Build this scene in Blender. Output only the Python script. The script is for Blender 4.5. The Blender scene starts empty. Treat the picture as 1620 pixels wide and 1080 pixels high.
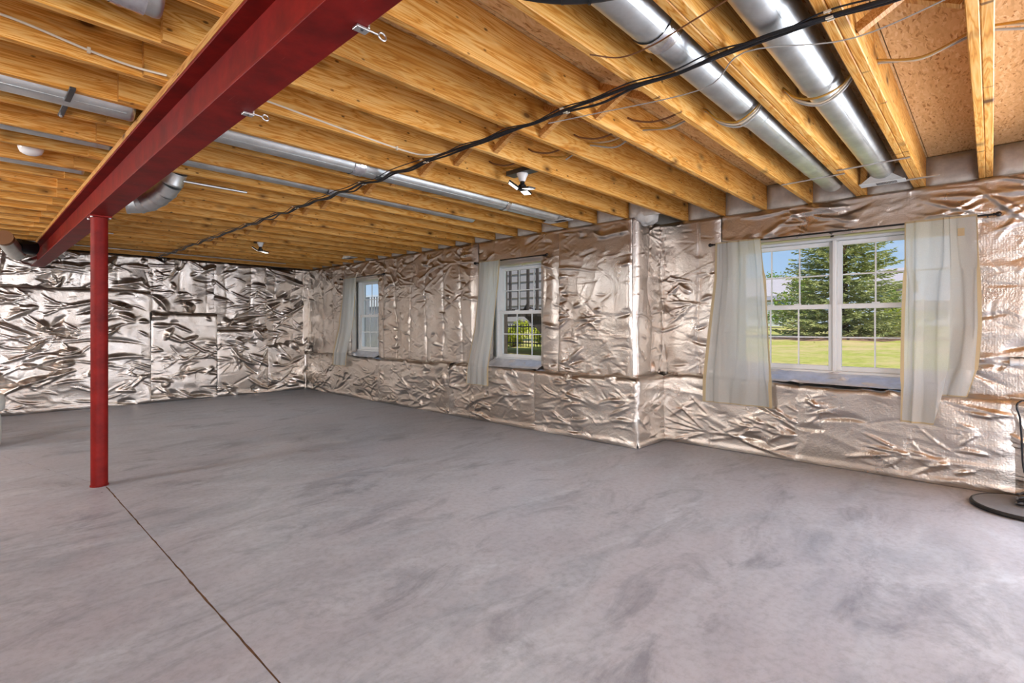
import bpy, math, random
import numpy as np
from mathutils import Vector, Matrix

# ------------------------------------------------------------------ camera, world, lights
scene = bpy.context.scene
COL = scene.collection
rnd = random.Random(7)
PI = math.pi

YAW = math.radians(43.1)            # view direction, measured from +X (towards the window wall)
CAM_H = 1.25
cam = bpy.data.cameras.new('camera')
cam.sensor_width = 36.0
cam.lens = 18.0
cam.shift_y = -24.0 / 1620.0
cam.clip_start = 0.02
cam.clip_end = 500
cam_ob = bpy.data.objects.new('camera', cam)
COL.objects.link(cam_ob)
cam_ob.location = (0, 0, CAM_H)
cam_ob.rotation_euler = (PI / 2, 0, YAW - PI / 2)
scene.camera = cam_ob

scene.view_settings.view_transform = 'Standard'
scene.view_settings.look = 'None'
scene.view_settings.gamma = 1.0
scene.view_settings.use_curve_mapping = False
scene.view_settings.exposure = 0.0
scene.cycles.use_denoising = True
scene.cycles.caustics_reflective = False
scene.cycles.caustics_refractive = False
scene.cycles.sample_clamp_indirect = 6.0
scene.cycles.max_bounces = 6
scene.cycles.diffuse_bounces = 3
scene.cycles.glossy_bounces = 3
scene.cycles.transparent_max_bounces = 10
scene.cycles.adaptive_threshold = 0.05

SUN_EL, SUN_AZ = math.radians(50), math.radians(238)   # azimuth: direction the sun stands in, from +X anticlockwise
world = bpy.data.worlds.new('world')
scene.world = world
world.use_nodes = True
wn = world.node_tree
wn.nodes.clear()
w_out = wn.nodes.new('ShaderNodeOutputWorld')
w_bg = wn.nodes.new('ShaderNodeBackground')
w_tc = wn.nodes.new('ShaderNodeTexCoord')
w_sep = wn.nodes.new('ShaderNodeSeparateXYZ')
wn.links.new(w_tc.outputs['Generated'], w_sep.inputs[0])
w_ramp = wn.nodes.new('ShaderNodeValToRGB')      # clear summer sky: pale at the horizon, deep blue overhead
for pos, c in ((0.0, (.66, .80, .97)), (0.10, (.46, .66, .96)), (0.30, (.28, .50, .88)), (1.0, (.12, .29, .68))):
    e_ = w_ramp.color_ramp.elements.new(pos)
    e_.color = (*c, 1)
for e_ in list(w_ramp.color_ramp.elements):
    if e_.color[0] in (0.0, 1.0) and e_.color[1] in (0.0, 1.0):
        w_ramp.color_ramp.elements.remove(e_)
wn.links.new(w_sep.outputs['Z'], w_ramp.inputs[0])
w_map = wn.nodes.new('ShaderNodeMapping')
w_map.inputs['Scale'].default_value = (1.5, 1.5, 7.0)
w_noise = wn.nodes.new('ShaderNodeTexNoise')      # thin streaks of cloud
w_noise.inputs['Scale'].default_value = 2.2
w_noise.inputs['Detail'].default_value = 6
wn.links.new(w_tc.outputs['Generated'], w_map.inputs[0])
wn.links.new(w_map.outputs[0], w_noise.inputs['Vector'])
w_cr = wn.nodes.new('ShaderNodeMapRange')
w_cr.inputs[1].default_value, w_cr.inputs[2].default_value, w_cr.inputs[4].default_value = .52, .80, .55
wn.links.new(w_noise.outputs['Fac'], w_cr.inputs[0])
w_mix = wn.nodes.new('ShaderNodeMix')
w_mix.data_type = 'RGBA'
wn.links.new(w_cr.outputs[0], w_mix.inputs[0])
wn.links.new(w_ramp.outputs[0], w_mix.inputs[6])
w_mix.inputs[7].default_value = (.95, .96, 1.0, 1)
w_bg.inputs['Strength'].default_value = 0.95
wn.links.new(w_mix.outputs[2], w_bg.inputs['Color'])
wn.links.new(w_bg.outputs['Background'], w_out.inputs['Surface'])


def add_light(name, kind, loc, energy, color=(1, 1, 1), target=None, **kw):
    l = bpy.data.lights.new(name, kind)
    l.energy = energy
    l.color = color
    for k, v in kw.items():
        setattr(l, k, v)
    o = bpy.data.objects.new(name, l)
    COL.objects.link(o)
    o.location = loc
    if target is not None:
        d = Vector(target) - Vector(loc)
        o.rotation_euler = d.to_track_quat('-Z', 'Y').to_euler()
    return o


sd = Vector((math.cos(SUN_AZ) * math.cos(SUN_EL), math.sin(SUN_AZ) * math.cos(SUN_EL), math.sin(SUN_EL)))
add_light('sun', 'SUN', sd * 30, 5.0, (1.0, 0.95, 0.86), target=(0, 0, 0), angle=0.009)
# added area fills out of view brighten the room; no doors stand there
add_light('rear_fill_light', 'AREA', (-2.9, -4.05, 1.2), 360, (0.90, 0.97, 1.08), target=(-2.9, 0, 1.2),
          shape='RECTANGLE', size=3.2, size_y=2.1)
add_light('side_fill_light', 'AREA', (5.2, -2.3, 1.2), 400, (0.88, 0.96, 1.10), target=(0, -2.3, 1.2),
          shape='RECTANGLE', size=2.4, size_y=2.0)  # second added fill, facing in from the window wall
# added point fills under the unseen ceiling, without any fixtures
for lx, ly, le in ((2.85, -2.4, 45), (-2.3, -1.5, 145), (-2.3, 5.2, 200), (-2.3, 7.4, 90)):
    add_light('overhead_fill_light', 'POINT', (lx, ly, 2.22), le, (.97, .98, 1.0), shadow_soft_size=.16)

# ------------------------------------------------------------------ helpers


class MB:
    """collects vertices and faces, then links them as ONE mesh object"""

    def __init__(self):
        self.v, self.f = [], []

    def add(self, vs, fs):
        b = len(self.v)
        self.v += [tuple(p) for p in vs]
        self.f += [tuple(b + i for i in q) for q in fs]
        return self

    def box(self, x0, x1, y0, y1, z0, z1):
        return self.add([(x0, y0, z0), (x1, y0, z0), (x1, y1, z0), (x0, y1, z0),
                         (x0, y0, z1), (x1, y0, z1), (x1, y1, z1), (x0, y1, z1)],
                        [(0, 3, 2, 1), (4, 5, 6, 7), (0, 1, 5, 4), (1, 2, 6, 5), (2, 3, 7, 6), (3, 0, 4, 7)])

    def obox(self, c, ax, ay, az):
        """box from centre and three half-axis vectors"""
        c, ax, ay, az = Vector(c), Vector(ax), Vector(ay), Vector(az)
        vs = []
        for sz in (-1, 1):
            for sx, sy in ((-1, -1), (1, -1), (1, 1), (-1, 1)):
                vs.append(c + ax * sx + ay * sy + az * sz)
        return self.add(vs, [(0, 3, 2, 1), (4, 5, 6, 7), (0, 1, 5, 4), (1, 2, 6, 5), (2, 3, 7, 6), (3, 0, 4, 7)])

    def bar(self, a, b, w, h, up=(0, 0, 1)):
        a, b = Vector(a), Vector(b)
        d = (b - a)
        t = d.normalized()
        s = t.cross(Vector(up))
        if s.length < 1e-4:
            s = t.cross(Vector((1, 0, 0)))
        s.normalize()
        u = s.cross(t)
        return self.obox((a + b) / 2, d / 2, s * w / 2, u * h / 2)

    def tube(self, pts, r, n=10, caps=True):
        pts = [Vector(p) for p in pts]
        m = len(pts)
        rs = r if isinstance(r, (list, tuple)) else [r] * m
        t0 = (pts[1] - pts[0]).normalized()
        ref = Vector((0, 0, 1)) if abs(t0.z) < 0.9 else Vector((1, 0, 0))
        u = t0.cross(ref).normalized()
        vs, fs = [], []
        for i, p in enumerate(pts):
            if i == 0:
                t = pts[1] - pts[0]
            elif i == m - 1:
                t = pts[-1] - pts[-2]
            else:
                t = pts[i + 1] - pts[i - 1]
            if t.length < 1e-9:
                t = t0
            t = t.normalized()
            u = (u - t * u.dot(t))
            u.normalize()
            w = t.cross(u)
            for k in range(n):
                a = 2 * PI * k / n
                vs.append(p + (u * math.cos(a) + w * math.sin(a)) * rs[i])
        for i in range(m - 1):
            for k in range(n):
                k2 = (k + 1) % n
                fs.append((i * n + k, i * n + k2, (i + 1) * n + k2, (i + 1) * n + k))
        if caps:
            fs.append(tuple(range(n - 1, -1, -1)))
            fs.append(tuple((m - 1) * n + k for k in range(n)))
        return self.add(vs, fs)

    def lathe(self, prof, origin=(0, 0, 0), n=24, axis='z'):
        vs, fs = [], []
        o = Vector(origin)
        for r, z in prof:
            for k in range(n):
                a = 2 * PI * k / n
                p = (r * math.cos(a), r * math.sin(a), z)
                if axis == 'x':
                    p = (z, p[0], p[1])
                vs.append(o + Vector(p))
        for i in range(len(prof) - 1):
            for k in range(n):
                k2 = (k + 1) % n
                fs.append((i * n + k, i * n + k2, (i + 1) * n + k2, (i + 1) * n + k))
        if prof[0][0] > 1e-6:
            fs.append(tuple(range(n - 1, -1, -1)))
        if prof[-1][0] > 1e-6:
            fs.append(tuple((len(prof) - 1) * n + k for k in range(n)))
        return self.add(vs, fs)

    def mesh(self, name):
        me = bpy.data.meshes.new(name)
        me.from_pydata(self.v, [], self.f)
        me.update()
        return me

    def build(self, name, mat, parent=None, smooth=False, loc=None, bevel=0):
        return link(name, self.mesh(name), mat, parent, smooth, loc, bevel)


def link(name, me, mat, parent=None, smooth=False, loc=None, bevel=0):
    if mat is not None and not me.materials:
        me.materials.append(mat)
    o = bpy.data.objects.new(name, me)
    COL.objects.link(o)
    if parent is not None:
        o.parent = parent
    if loc is not None:
        o.location = loc
    if smooth:
        me.polygons.foreach_set('use_smooth', [True] * len(me.polygons))
        if smooth == 'auto':
            me.set_sharp_from_angle(angle=math.radians(38))
    if bevel:
        b = o.modifiers.new('bevel', 'BEVEL')
        b.width = bevel
        b.segments = 2
        b.limit_method = 'ANGLE'
    return o


def tag(o, label=None, cat=None, group=None, kind=None):
    if label:
        o['label'] = label
    if cat:
        o['category'] = cat
    if group:
        o['group'] = group
    if kind:
        o['kind'] = kind
    return o


def empty(name, loc=(0, 0, 0), rz=0.0):
    o = bpy.data.objects.new(name, None)
    COL.objects.link(o)
    o.location = loc
    o.rotation_euler = (0, 0, rz)
    return o


def catmull(pts, n=8):
    P = [Vector(p) for p in pts]
    P = [P[0] * 2 - P[1]] + P + [P[-1] * 2 - P[-2]]
    out = []
    for i in range(1, len(P) - 2):
        for k in range(n):
            t = k / n
            a, b, c, d = P[i - 1], P[i], P[i + 1], P[i + 2]
            out.append(0.5 * ((2 * b) + (c - a) * t + (2 * a - 5 * b + 4 * c - d) * t * t
                              + (3 * b - 3 * c + d - a) * t ** 3))
    out.append(P[-2])
    return out


# ------------------------------------------------------------------ materials
class NT:
    def __init__(self, name):
        self.m = bpy.data.materials.new(name)
        self.m.use_nodes = True
        self.t = self.m.node_tree
        self.t.nodes.clear()
        self.out = self.n('ShaderNodeOutputMaterial')

    def n(self, kind, **kw):
        nd = self.t.nodes.new(kind)
        for k, v in kw.items():
            if k.startswith('in_'):
                nd.inputs[int(k[3:])].default_value = v
            else:
                setattr(nd, k, v)
        return nd

    def l(self, a, b):
        self.t.links.new(a, b)
        return self

    def bsdf(self, **kw):
        b = self.n('ShaderNodeBsdfPrincipled')
        for k, v in kw.items():
            b.inputs[k.replace('_', ' ')].default_value = v
        self.l(b.outputs[0], self.out.inputs['Surface'])
        return b

    def coords(self, scale=(1, 1, 1), rand=True, space='Object'):
        tc = self.n('ShaderNodeTexCoord')
        mp = self.n('ShaderNodeMapping')
        mp.inputs['Scale'].default_value = scale
        self.l(tc.outputs[space], mp.inputs['Vector'])
        if rand:
            oi = self.n('ShaderNodeObjectInfo')
            mu = self.n('ShaderNodeMath', operation='MULTIPLY')
            mu.inputs[1].default_value = 37.0
            self.l(oi.outputs['Random'], mu.inputs[0])
            cb = self.n('ShaderNodeCombineXYZ')
            self.l(mu.outputs[0], cb.inputs[0])
            self.l(mu.outputs[0], cb.inputs[1])
            self.l(mu.outputs[0], cb.inputs[2])
            self.l(cb.outputs[0], mp.inputs['Location'])
        return mp.outputs['Vector']

    def noise(self, vec, scale, detail=4, rough=0.5, dist=0.0):
        nd = self.n('ShaderNodeTexNoise')
        nd.inputs['Scale'].default_value = scale
        nd.inputs['Detail'].default_value = detail
        nd.inputs['Roughness'].default_value = rough
        nd.inputs['Distortion'].default_value = dist
        if vec is not None:
            self.l(vec, nd.inputs['Vector'])
        return nd.outputs['Fac']

    def ramp(self, fac, stops, mode='LINEAR'):
        r = self.n('ShaderNodeValToRGB')
        r.color_ramp.interpolation = mode
        e = r.color_ramp.elements
        while len(e) < len(stops):
            e.new(0.5)
        for i, (p, c) in enumerate(stops):
            e[i].position = p
            e[i].color = (c[0], c[1], c[2], 1) if isinstance(c, (tuple, list)) else (c, c, c, 1)
        self.l(fac, r.inputs[0])
        return r.outputs['Color']

    def mix(self, fac, a, b, blend='MIX'):
        m = self.n('ShaderNodeMix', data_type='RGBA', blend_type=blend)
        for sock, val in ((m.inputs[0], fac), (m.inputs[6], a), (m.inputs[7], b)):
            if isinstance(val, (int, float)):
                sock.default_value = val
            elif isinstance(val, (tuple, list)):
                sock.default_value = (val[0], val[1], val[2], 1)
            else:
                self.l(val, sock)
        return m.outputs[2]

    def bump(self, b, height, strength=0.3, dist=0.01):
        bp = self.n('ShaderNodeBump')
        bp.inputs['Strength'].default_value = strength
        bp.inputs['Distance'].default_value = dist
        self.l(height, bp.inputs['Height'])
        self.l(bp.outputs[0], b.inputs['Normal'])
        return bp


def hexc(r, g, b):
    f = lambda c: (c / 255 / 12.92) if c / 255 <= 0.04045 else ((c / 255 + 0.055) / 1.055) ** 2.4
    return (f(r), f(g), f(b))


M = {}


def simple(name, col, rough=0.5, metal=0.0, noise=0.0, nscale=20.0, bump=0.0, spec=0.5):
    t = NT(name)
    b = t.bsdf(Roughness=rough, Metallic=metal)
    b.inputs['Specular IOR Level'].default_value = spec
    b.inputs['Base Color'].default_value = (*col, 1)
    if noise or bump:
        v = t.coords()
        nf = t.noise(v, nscale, 5, 0.6)
        if noise:
            dark = tuple(c * (1 - noise) for c in col)
            lite = tuple(min(1, c * (1 + noise * 0.6)) for c in col)
            t.l(t.ramp(nf, [(0.3, dark), (0.7, lite)]), b.inputs['Base Color'])
        if bump:
            t.bump(b, nf, bump, 0.004)
    M[name] = t.m
    return t.m


def wood(name, c_dark, c_mid, c_light, knots=True, axis='x', stain=0.5):
    t = NT(name)
    b = t.bsdf(Roughness=0.55)
    b.inputs['Specular IOR Level'].default_value = 0.3
    st = {'x': (0.35, 6, 6), 'y': (6, 0.35, 6), 'z': (6, 6, 0.35)}[axis]
    v = t.coords(st)
    g1 = t.noise(v, 3.0, 3, 0.5, 1.2)
    # growth rings: repeat the warped field as bands
    mu = t.n('ShaderNodeMath', operation='MULTIPLY')
    mu.inputs[1].default_value = 16.0
    t.l(g1, mu.inputs[0])
    fr = t.n('ShaderNodeMath', operation='PINGPONG')
    fr.inputs[1].default_value = 1.0
    t.l(mu.outputs[0], fr.inputs[0])
    fine = t.noise(v, 22.0, 4, 0.6)
    base = t.ramp(fr.outputs[0], [(0.0, c_light), (0.65, c_mid), (1.0, c_dark)])
    base = t.mix(t.ramp(fine, [(0.35, 0.0), (0.75, 0.45)]), base, c_dark)
    # board to board difference
    oi = t.n('ShaderNodeObjectInfo')
    tint = t.ramp(oi.outputs['Random'], [(0.0, (0.82, 0.78, 0.70)), (0.5, (1.0, 0.97, 0.92)), (1.0, (1.08, 1.06, 1.04))])
    base = t.mix(1.0, base, tint, 'MULTIPLY')
    sv = t.coords((0.7, 1.0, 3.0))
    s = t.noise(sv, 2.2, 5, 0.65)
    base = t.mix(t.ramp(s, [(0.56, 0.0), (0.74, stain)]), base, tuple(c * 0.45 for c in c_dark))
    if knots:
        kv = t.coords({'x': (2.6, 0.4, 5.0), 'y': (0.4, 2.6, 5.0), 'z': (5.0, 0.4, 2.6)}[axis])
        vo = t.n('ShaderNodeTexVoronoi')
        vo.inputs['Scale'].default_value = 1.15
        t.l(kv, vo.inputs['Vector'])
        kn = t.ramp(vo.outputs['Distance'], [(0.0, 1.0), (0.06, 1.0), (0.10, 0.5), (0.22, 0.0)])
        base = t.mix(kn, base, tuple(c * 0.22 for c in c_dark))
        vo2 = t.n('ShaderNodeTexVoronoi')
        vo2.inputs['Scale'].default_value = 3.2
        t.l(kv, vo2.inputs['Vector'])
        kn2 = t.ramp(vo2.outputs['Distance'], [(0.0, 1.0), (0.07, 0.8), (0.12, 0.0)])
        base = t.mix(kn2, base, tuple(c * 0.2 for c in c_dark))
    t.l(base, b.inputs['Base Color'])
    t.bump(b, fine, 0.15, 0.003)
    M[name] = t.m
    return t.m


wood('joist_wood', hexc(198, 126, 42), hexc(228, 163, 74), hexc(241, 193, 118))
wood('strut_wood', hexc(176, 112, 50), hexc(210, 150, 80), hexc(226, 176, 112), knots=False)
wood('plate_wood', hexc(180, 118, 52), hexc(214, 156, 84), hexc(226, 178, 108), axis='y')
wood('deck_wood', hexc(52, 46, 46), hexc(78, 70, 70), hexc(100, 92, 90), knots=False, axis='z')


def mk_osb():
    t = NT('osb')
    b = t.bsdf(Roughness=0.7)
    b.inputs['Specular IOR Level'].default_value = 0.2
    v = t.coords((1, 1, 1))
    w = t.n('ShaderNodeVectorMath', operation='ADD')
    nz = t.n('ShaderNodeTexNoise')
    nz.inputs['Scale'].default_value = 5.0
    t.l(v, nz.inputs['Vector'])
    sc = t.n('ShaderNodeVectorMath', operation='SCALE')
    sc.inputs['Scale'].default_value = 0.10
    t.l(nz.outputs['Color'], sc.inputs[0])
    t.l(v, w.inputs[0])
    t.l(sc.outputs[0], w.inputs[1])
    cols = []
    hs = []
    for ang, s in ((0.10, (20, 130, 20)), (-0.22, (17, 105, 17))):
        mp = t.n('ShaderNodeMapping')
        mp.inputs['Rotation'].default_value = (0, 0, ang)
        mp.inputs['Scale'].default_value = s
        t.l(w.outputs[0], mp.inputs['Vector'])
        vo = t.n('ShaderNodeTexVoronoi')
        vo.inputs['Scale'].default_value = 1.0
        t.l(mp.outputs[0], vo.inputs['Vector'])
        bw = t.n('ShaderNodeRGBToBW')
        t.l(vo.outputs['Color'], bw.inputs[0])
        cols.append(bw.outputs[0])
    sel = t.ramp(t.noise(v, 26, 2), [(0.45, 0.0), (0.55, 1.0)])
    f = t.mix(sel, cols[0], cols[1])
    col = t.ramp(f, [(0.1, hexc(180, 124, 70)), (0.3, hexc(224, 178, 120)), (0.7, hexc(234, 192, 136)), (0.95, hexc(242, 208, 158))])
    t.l(col, b.inputs['Base Color'])
    t.bump(b, f, 0.35, 0.004)
    M['osb'] = t.m


mk_osb()


def mk_foil():
    t = NT('foil')
    b = t.bsdf(Metallic=1.0, Roughness=0.27)
    v = t.coords((1, 1, 1))
    n1 = t.noise(v, 1.4, 3, 0.5)
    t.l(t.ramp(n1, [(0.3, (0.57, 0.505, 0.44)), (0.7, (0.66, 0.615, 0.57))]), b.inputs['Base Color'])
    n2 = t.noise(v, 3.0, 4, 0.6)
    t.l(t.ramp(n2, [(0.3, 0.26), (0.7, 0.40)]), b.inputs['Roughness'])
    # scrim reinforcement: a fine grid of dimples
    vo = t.n('ShaderNodeTexVoronoi')
    vo.inputs['Scale'].default_value = 62.0
    vo.inputs['Randomness'].default_value = 0.55
    t.l(v, vo.inputs['Vector'])
    cr = t.noise(v, 26.0, 5, 0.65, 0.8)
    ad = t.n('ShaderNodeMath', operation='MULTIPLY_ADD')
    ad.inputs[1].default_value = 0.35
    t.l(vo.outputs['Distance'], ad.inputs[0])
    t.l(cr, ad.inputs[2])
    t.bump(b, ad.outputs[0], 0.30, 0.008)
    M['foil'] = t.m


mk_foil()


def mk_concrete():
    t = NT('concrete')
    b = t.bsdf(Roughness=0.42)
    b.inputs['Specular IOR Level'].default_value = 0.5
    v = t.coords((1, 1, 1), rand=False)
    rot = t.n('ShaderNodeMapping')
    rot.inputs['Rotation'].default_value = (0, 0, 0.9)
    rot.inputs['Scale'].default_value = (1.0, 2.2, 1.0)
    t.l(v, rot.inputs['Vector'])
    big = t.noise(rot.outputs[0], 0.55, 5, 0.6, 0.6)
    mid = t.noise(rot.outputs[0], 2.1, 7, 0.66, 0.9)
    fine = t.noise(v, 26, 6, 0.7)
    c = t.ramp(mid, [(0.25, hexc(142, 148, 160)), (0.5, hexc(172, 177, 187)), (0.75, hexc(198, 204, 213))])
    c = t.mix(t.ramp(big, [(0.38, 0.0), (0.58, 0.75)]), c, hexc(180, 179, 188))
    c = t.mix(t.ramp(t.noise(rot.outputs[0], 1.2, 6, 0.7, 1.2), [(0.52, 0.0), (0.68, 0.7)]), c, hexc(126, 129, 140))
    c = t.mix(t.ramp(fine, [(0.3, 0.28), (0.55, 0.0)]), c, hexc(104, 100, 104))
    # small pits and paint specks
    vo = t.n('ShaderNodeTexVoronoi')
    vo.inputs['Scale'].default_value = 1.9
    t.l(v, vo.inputs['Vector'])
    c = t.mix(t.ramp(vo.outputs['Distance'], [(0.0, 0.8), (0.012, 0.7), (0.02, 0.0)]), c, hexc(60, 56, 58))
    t.l(c, b.inputs['Base Color'])
    t.l(t.ramp(mid, [(0.3, 0.34), (0.7, 0.52)]), b.inputs['Roughness'])
    t.bump(b, fine, 0.08, 0.004)
    M['concrete'] = t.m


mk_concrete()


def mk_red():
    t = NT('red_steel')
    b = t.bsdf(Roughness=0.55)
    b.inputs['Specular IOR Level'].default_value = 0.2
    v = t.coords((1, 1, 1))
    n = t.noise(v, 6, 6, 0.65)
    c = t.ramp(n, [(0.3, hexc(98, 16, 12)), (0.6, hexc(132, 24, 18)), (0.8, hexc(140, 38, 30))])
    sv = t.coords((40, 2.0, 40))
    scr = t.noise(sv, 3.0, 3, 0.6)
    c = t.mix(t.ramp(scr, [(0.70, 0.0), (0.76, 0.35)]), c, hexc(176, 110, 100))
    t.l(c, b.inputs['Base Color'])
    t.bump(b, t.noise(v, 90, 3), 0.12, 0.002)
    M['red_steel'] = t.m


mk_red()
simple('galvanised', (0.64, 0.66, 0.64), 0.42, 1.0, 0.22, 7.0, 0.06)
simple('foil_sill_lit', (0.80, 0.80, 0.82), 0.45, 0.55, 0.15, 9.0, 0.5)  # paler foil copy for the sills, skylight brightness put into its colour
simple('foil_tape', (0.85, 0.85, 0.87), 0.2, 1.0, 0.2, 30.0, 0.6)
simple('zinc', (0.75, 0.75, 0.74), 0.35, 1.0, 0.1, 30)
simple('dark_metal', (0.10, 0.10, 0.10), 0.4, 0.8, 0.2, 30)
simple('fiberglass', hexc(208, 197, 184), 0.95, 0, 0.25, 9.0, 0.9, 0.1)
simple('white_foam', hexc(222, 216, 208), 0.95, 0, 0.12, 30.0, 1.0, 0.1)
simple('vinyl_white', hexc(236, 236, 234), 0.35)
simple('white_paint', hexc(232, 230, 224), 0.45)
simple('porcelain', hexc(238, 232, 226), 0.25)
simple('black_rubber', hexc(20, 20, 22), 0.5)
simple('black_metal', hexc(18, 17, 18), 0.35)
simple('grey_mat', hexc(112, 112, 116), 0.6, 0, 0.1, 30)
simple('cable_black', hexc(22, 22, 26), 0.4)
simple('cable_white', hexc(222, 206, 180), 0.45)
simple('cable_yellow', hexc(190, 140, 52), 0.45)
simple('cable_brown', hexc(128, 84, 50), 0.5)
simple('cable_grey', hexc(176, 172, 164), 0.5)
simple('joint_filler', hexc(108, 78, 52), 0.9, 0, 0.4, 40.0)
simple('wall_paint', hexc(190, 186, 180), 0.8, 0, 0.08, 4)
simple('siding_white', hexc(212, 216, 224), 0.6)
simple('siding_grey', hexc(150, 142, 144), 0.7, 0, 0.06, 3)
simple('roof_pale', hexc(190, 178, 180), 0.8, 0, 0.1, 12)
simple('roof_dark', hexc(120, 116, 120), 0.8, 0, 0.1, 12)
simple('far_glass', hexc(104, 132, 150), 0.15)
simple('bark', hexc(92, 70, 54), 0.9, 0, 0.3, 25, 0.5)
simple('mulch', hexc(150, 112, 92), 0.95, 0, 0.35, 9, 0.6)
simple('roll_white', hexc(226, 222, 212), 0.7, 0, 0.06, 12, 0.2)
simple('fence_grey', hexc(138, 136, 140), .7, 0, .15, 6)
simple('patio_dark', hexc(60, 62, 66), 0.6)


def mk_leaf(name, stops, trans=0.35):
    t = NT(name)
    v = t.coords((1, 1, 1))
    n = t.noise(v, 5.0, 4, 0.7)
    geo = t.n('ShaderNodeNewGeometry')
    c = t.ramp(n, stops)
    d = t.n('ShaderNodeBsdfDiffuse')
    tr = t.n('ShaderNodeBsdfTranslucent')
    mx = t.n('ShaderNodeMixShader')
    mx.inputs[0].default_value = trans
    t.l(c, d.inputs['Color'])
    t.l(c, tr.inputs['Color'])
    t.l(d.outputs[0], mx.inputs[1])
    t.l(tr.outputs[0], mx.inputs[2])
    t.l(mx.outputs[0], t.out.inputs['Surface'])
    M[name] = t.m


mk_leaf('spruce', [(0.3, hexc(122, 134, 88)), (0.5, hexc(168, 174, 116)), (0.72, hexc(206, 202, 146))], 0.25)
mk_leaf('leaf', [(0.3, hexc(96, 130, 52)), (0.6, hexc(150, 172, 76)), (0.8, hexc(182, 190, 100))])
mk_leaf('leaf_yellow', [(0.3, hexc(150, 160, 50)), (0.6, hexc(198, 200, 70)), (0.8, hexc(220, 214, 100))])


def mk_grass():
    t = NT('grass')
    b = t.bsdf(Roughness=0.9)
    b.inputs['Specular IOR Level'].default_value = 0.1
    v = t.coords((1, 1, 1), rand=False)
    n1 = t.noise(v, 0.7, 5, 0.65, 0.5)
    n2 = t.noise(v, 9.0, 5, 0.7)
    c = t.ramp(n2, [(0.3, hexc(150, 154, 66)), (0.55, hexc(186, 182, 92)), (0.75, hexc(208, 200, 120))])
    c = t.mix(t.ramp(n1, [(0.44, 0.0), (0.62, 0.8)]), c, hexc(218, 186, 140))
    t.l(c, b.inputs['Base Color'])
    t.bump(b, n2, 0.6, 0.05)
    M['grass'] = t.m


mk_grass()


def mk_glass():
    t = NT('glass')
    tr = t.n('ShaderNodeBsdfTransparent')
    tr.inputs[0].default_value = (0.97, 0.985, 0.98, 1)
    gl = t.n('ShaderNodeBsdfGlossy')
    gl.inputs['Roughness'].default_value = 0.02
    lw = t.n('ShaderNodeLayerWeight')
    lw.inputs[0].default_value = 0.5
    pw = t.n('ShaderNodeMath', operation='POWER')
    pw.inputs[1].default_value = 5.0
    t.l(lw.outputs['Facing'], pw.inputs[0])
    fr = t.n('ShaderNodeMath', operation='MULTIPLY_ADD')
    fr.inputs[1].default_value = 0.8
    fr.inputs[2].default_value = 0.015
    t.l(pw.outputs[0], fr.inputs[0])
    mx = t.n('ShaderNodeMixShader')
    t.l(fr.outputs[0], mx.inputs[0])
    t.l(tr.outputs[0], mx.inputs[1])
    t.l(gl.outputs[0], mx.inputs[2])
    t.l(mx.outputs[0], t.out.inputs['Surface'])
    M['glass'] = t.m


mk_glass()


def mk_cloth(name, col, transp, transl):
    t = NT(name)
    d = t.n('ShaderNodeBsdfDiffuse')
    tl = t.n('ShaderNodeBsdfTranslucent')
    tp = t.n('ShaderNodeBsdfTransparent')
    v = t.coords((1, 1, 1))
    wv = t.noise(v, 160, 2)
    c = t.ramp(wv, [(0.3, tuple(x * 0.93 for x in col)), (0.7, col)])
    t.l(c, d.inputs[0])
    t.l(c, tl.inputs[0])
    m1 = t.n('ShaderNodeMixShader')
    m1.inputs[0].default_value = transl
    t.l(d.outputs[0], m1.inputs[1])
    t.l(tl.outputs[0], m1.inputs[2])
    m2 = t.n('ShaderNodeMixShader')
    m2.inputs[0].default_value = transp
    t.l(m1.outputs[0], m2.inputs[1])
    t.l(tp.outputs[0], m2.inputs[2])
    t.l(m2.outputs[0], t.out.inputs['Surface'])
    M[name] = t.m


mk_cloth('sheer', hexc(253, 252, 244), 0.18, 0.5)
mk_cloth('hem_cloth', hexc(224, 204, 164), 0.02, 0.4)


def mk_emit(name, col, strength):
    t = NT(name)
    e = t.n('ShaderNodeEmission')
    e.inputs[0].default_value = (*col, 1)
    e.inputs[1].default_value = strength
    t.l(e.outputs[0], t.out.inputs['Surface'])
    M[name] = t.m


mk_emit('led_panel', (1.0, 0.95, 0.88), 2.2)

# ------------------------------------------------------------------ numbers of the place
Z_J = 2.40            # underside of the joists
J_D, J_T = 0.238, 0.040
Z_SUB = Z_J + J_D     # underside of the subfloor
XR, XRL = 5.40, 5.28  # right wall near bay: upper face, lower face
XM, XML = 4.82, 4.70  # right wall beyond the jog
YJ, YJL = 2.77, 2.645  # the jog: upper and lower corner
YB, YBL = 10.16, 10.05  # back wall
LEDGE = 0.70
X0, Y0 = -4.6, -4.2   # unseen ends of the room
Z_FT = 2.388          # top of the foil
def jy(k): return 0.03 + 0.4020 * k

# ------------------------------------------------------------------ floor
floor = MB().box(X0 - .1, 5.6, Y0 - .1, 10.4, -0.20, -0.0025).build('floor', M['joint_filler'])
tag(floor, kind='structure')


def joint_x(y):
    if y < 5.05:
        return 0.755
    return 0.755 - (y - 5.05) * 0.268


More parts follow.
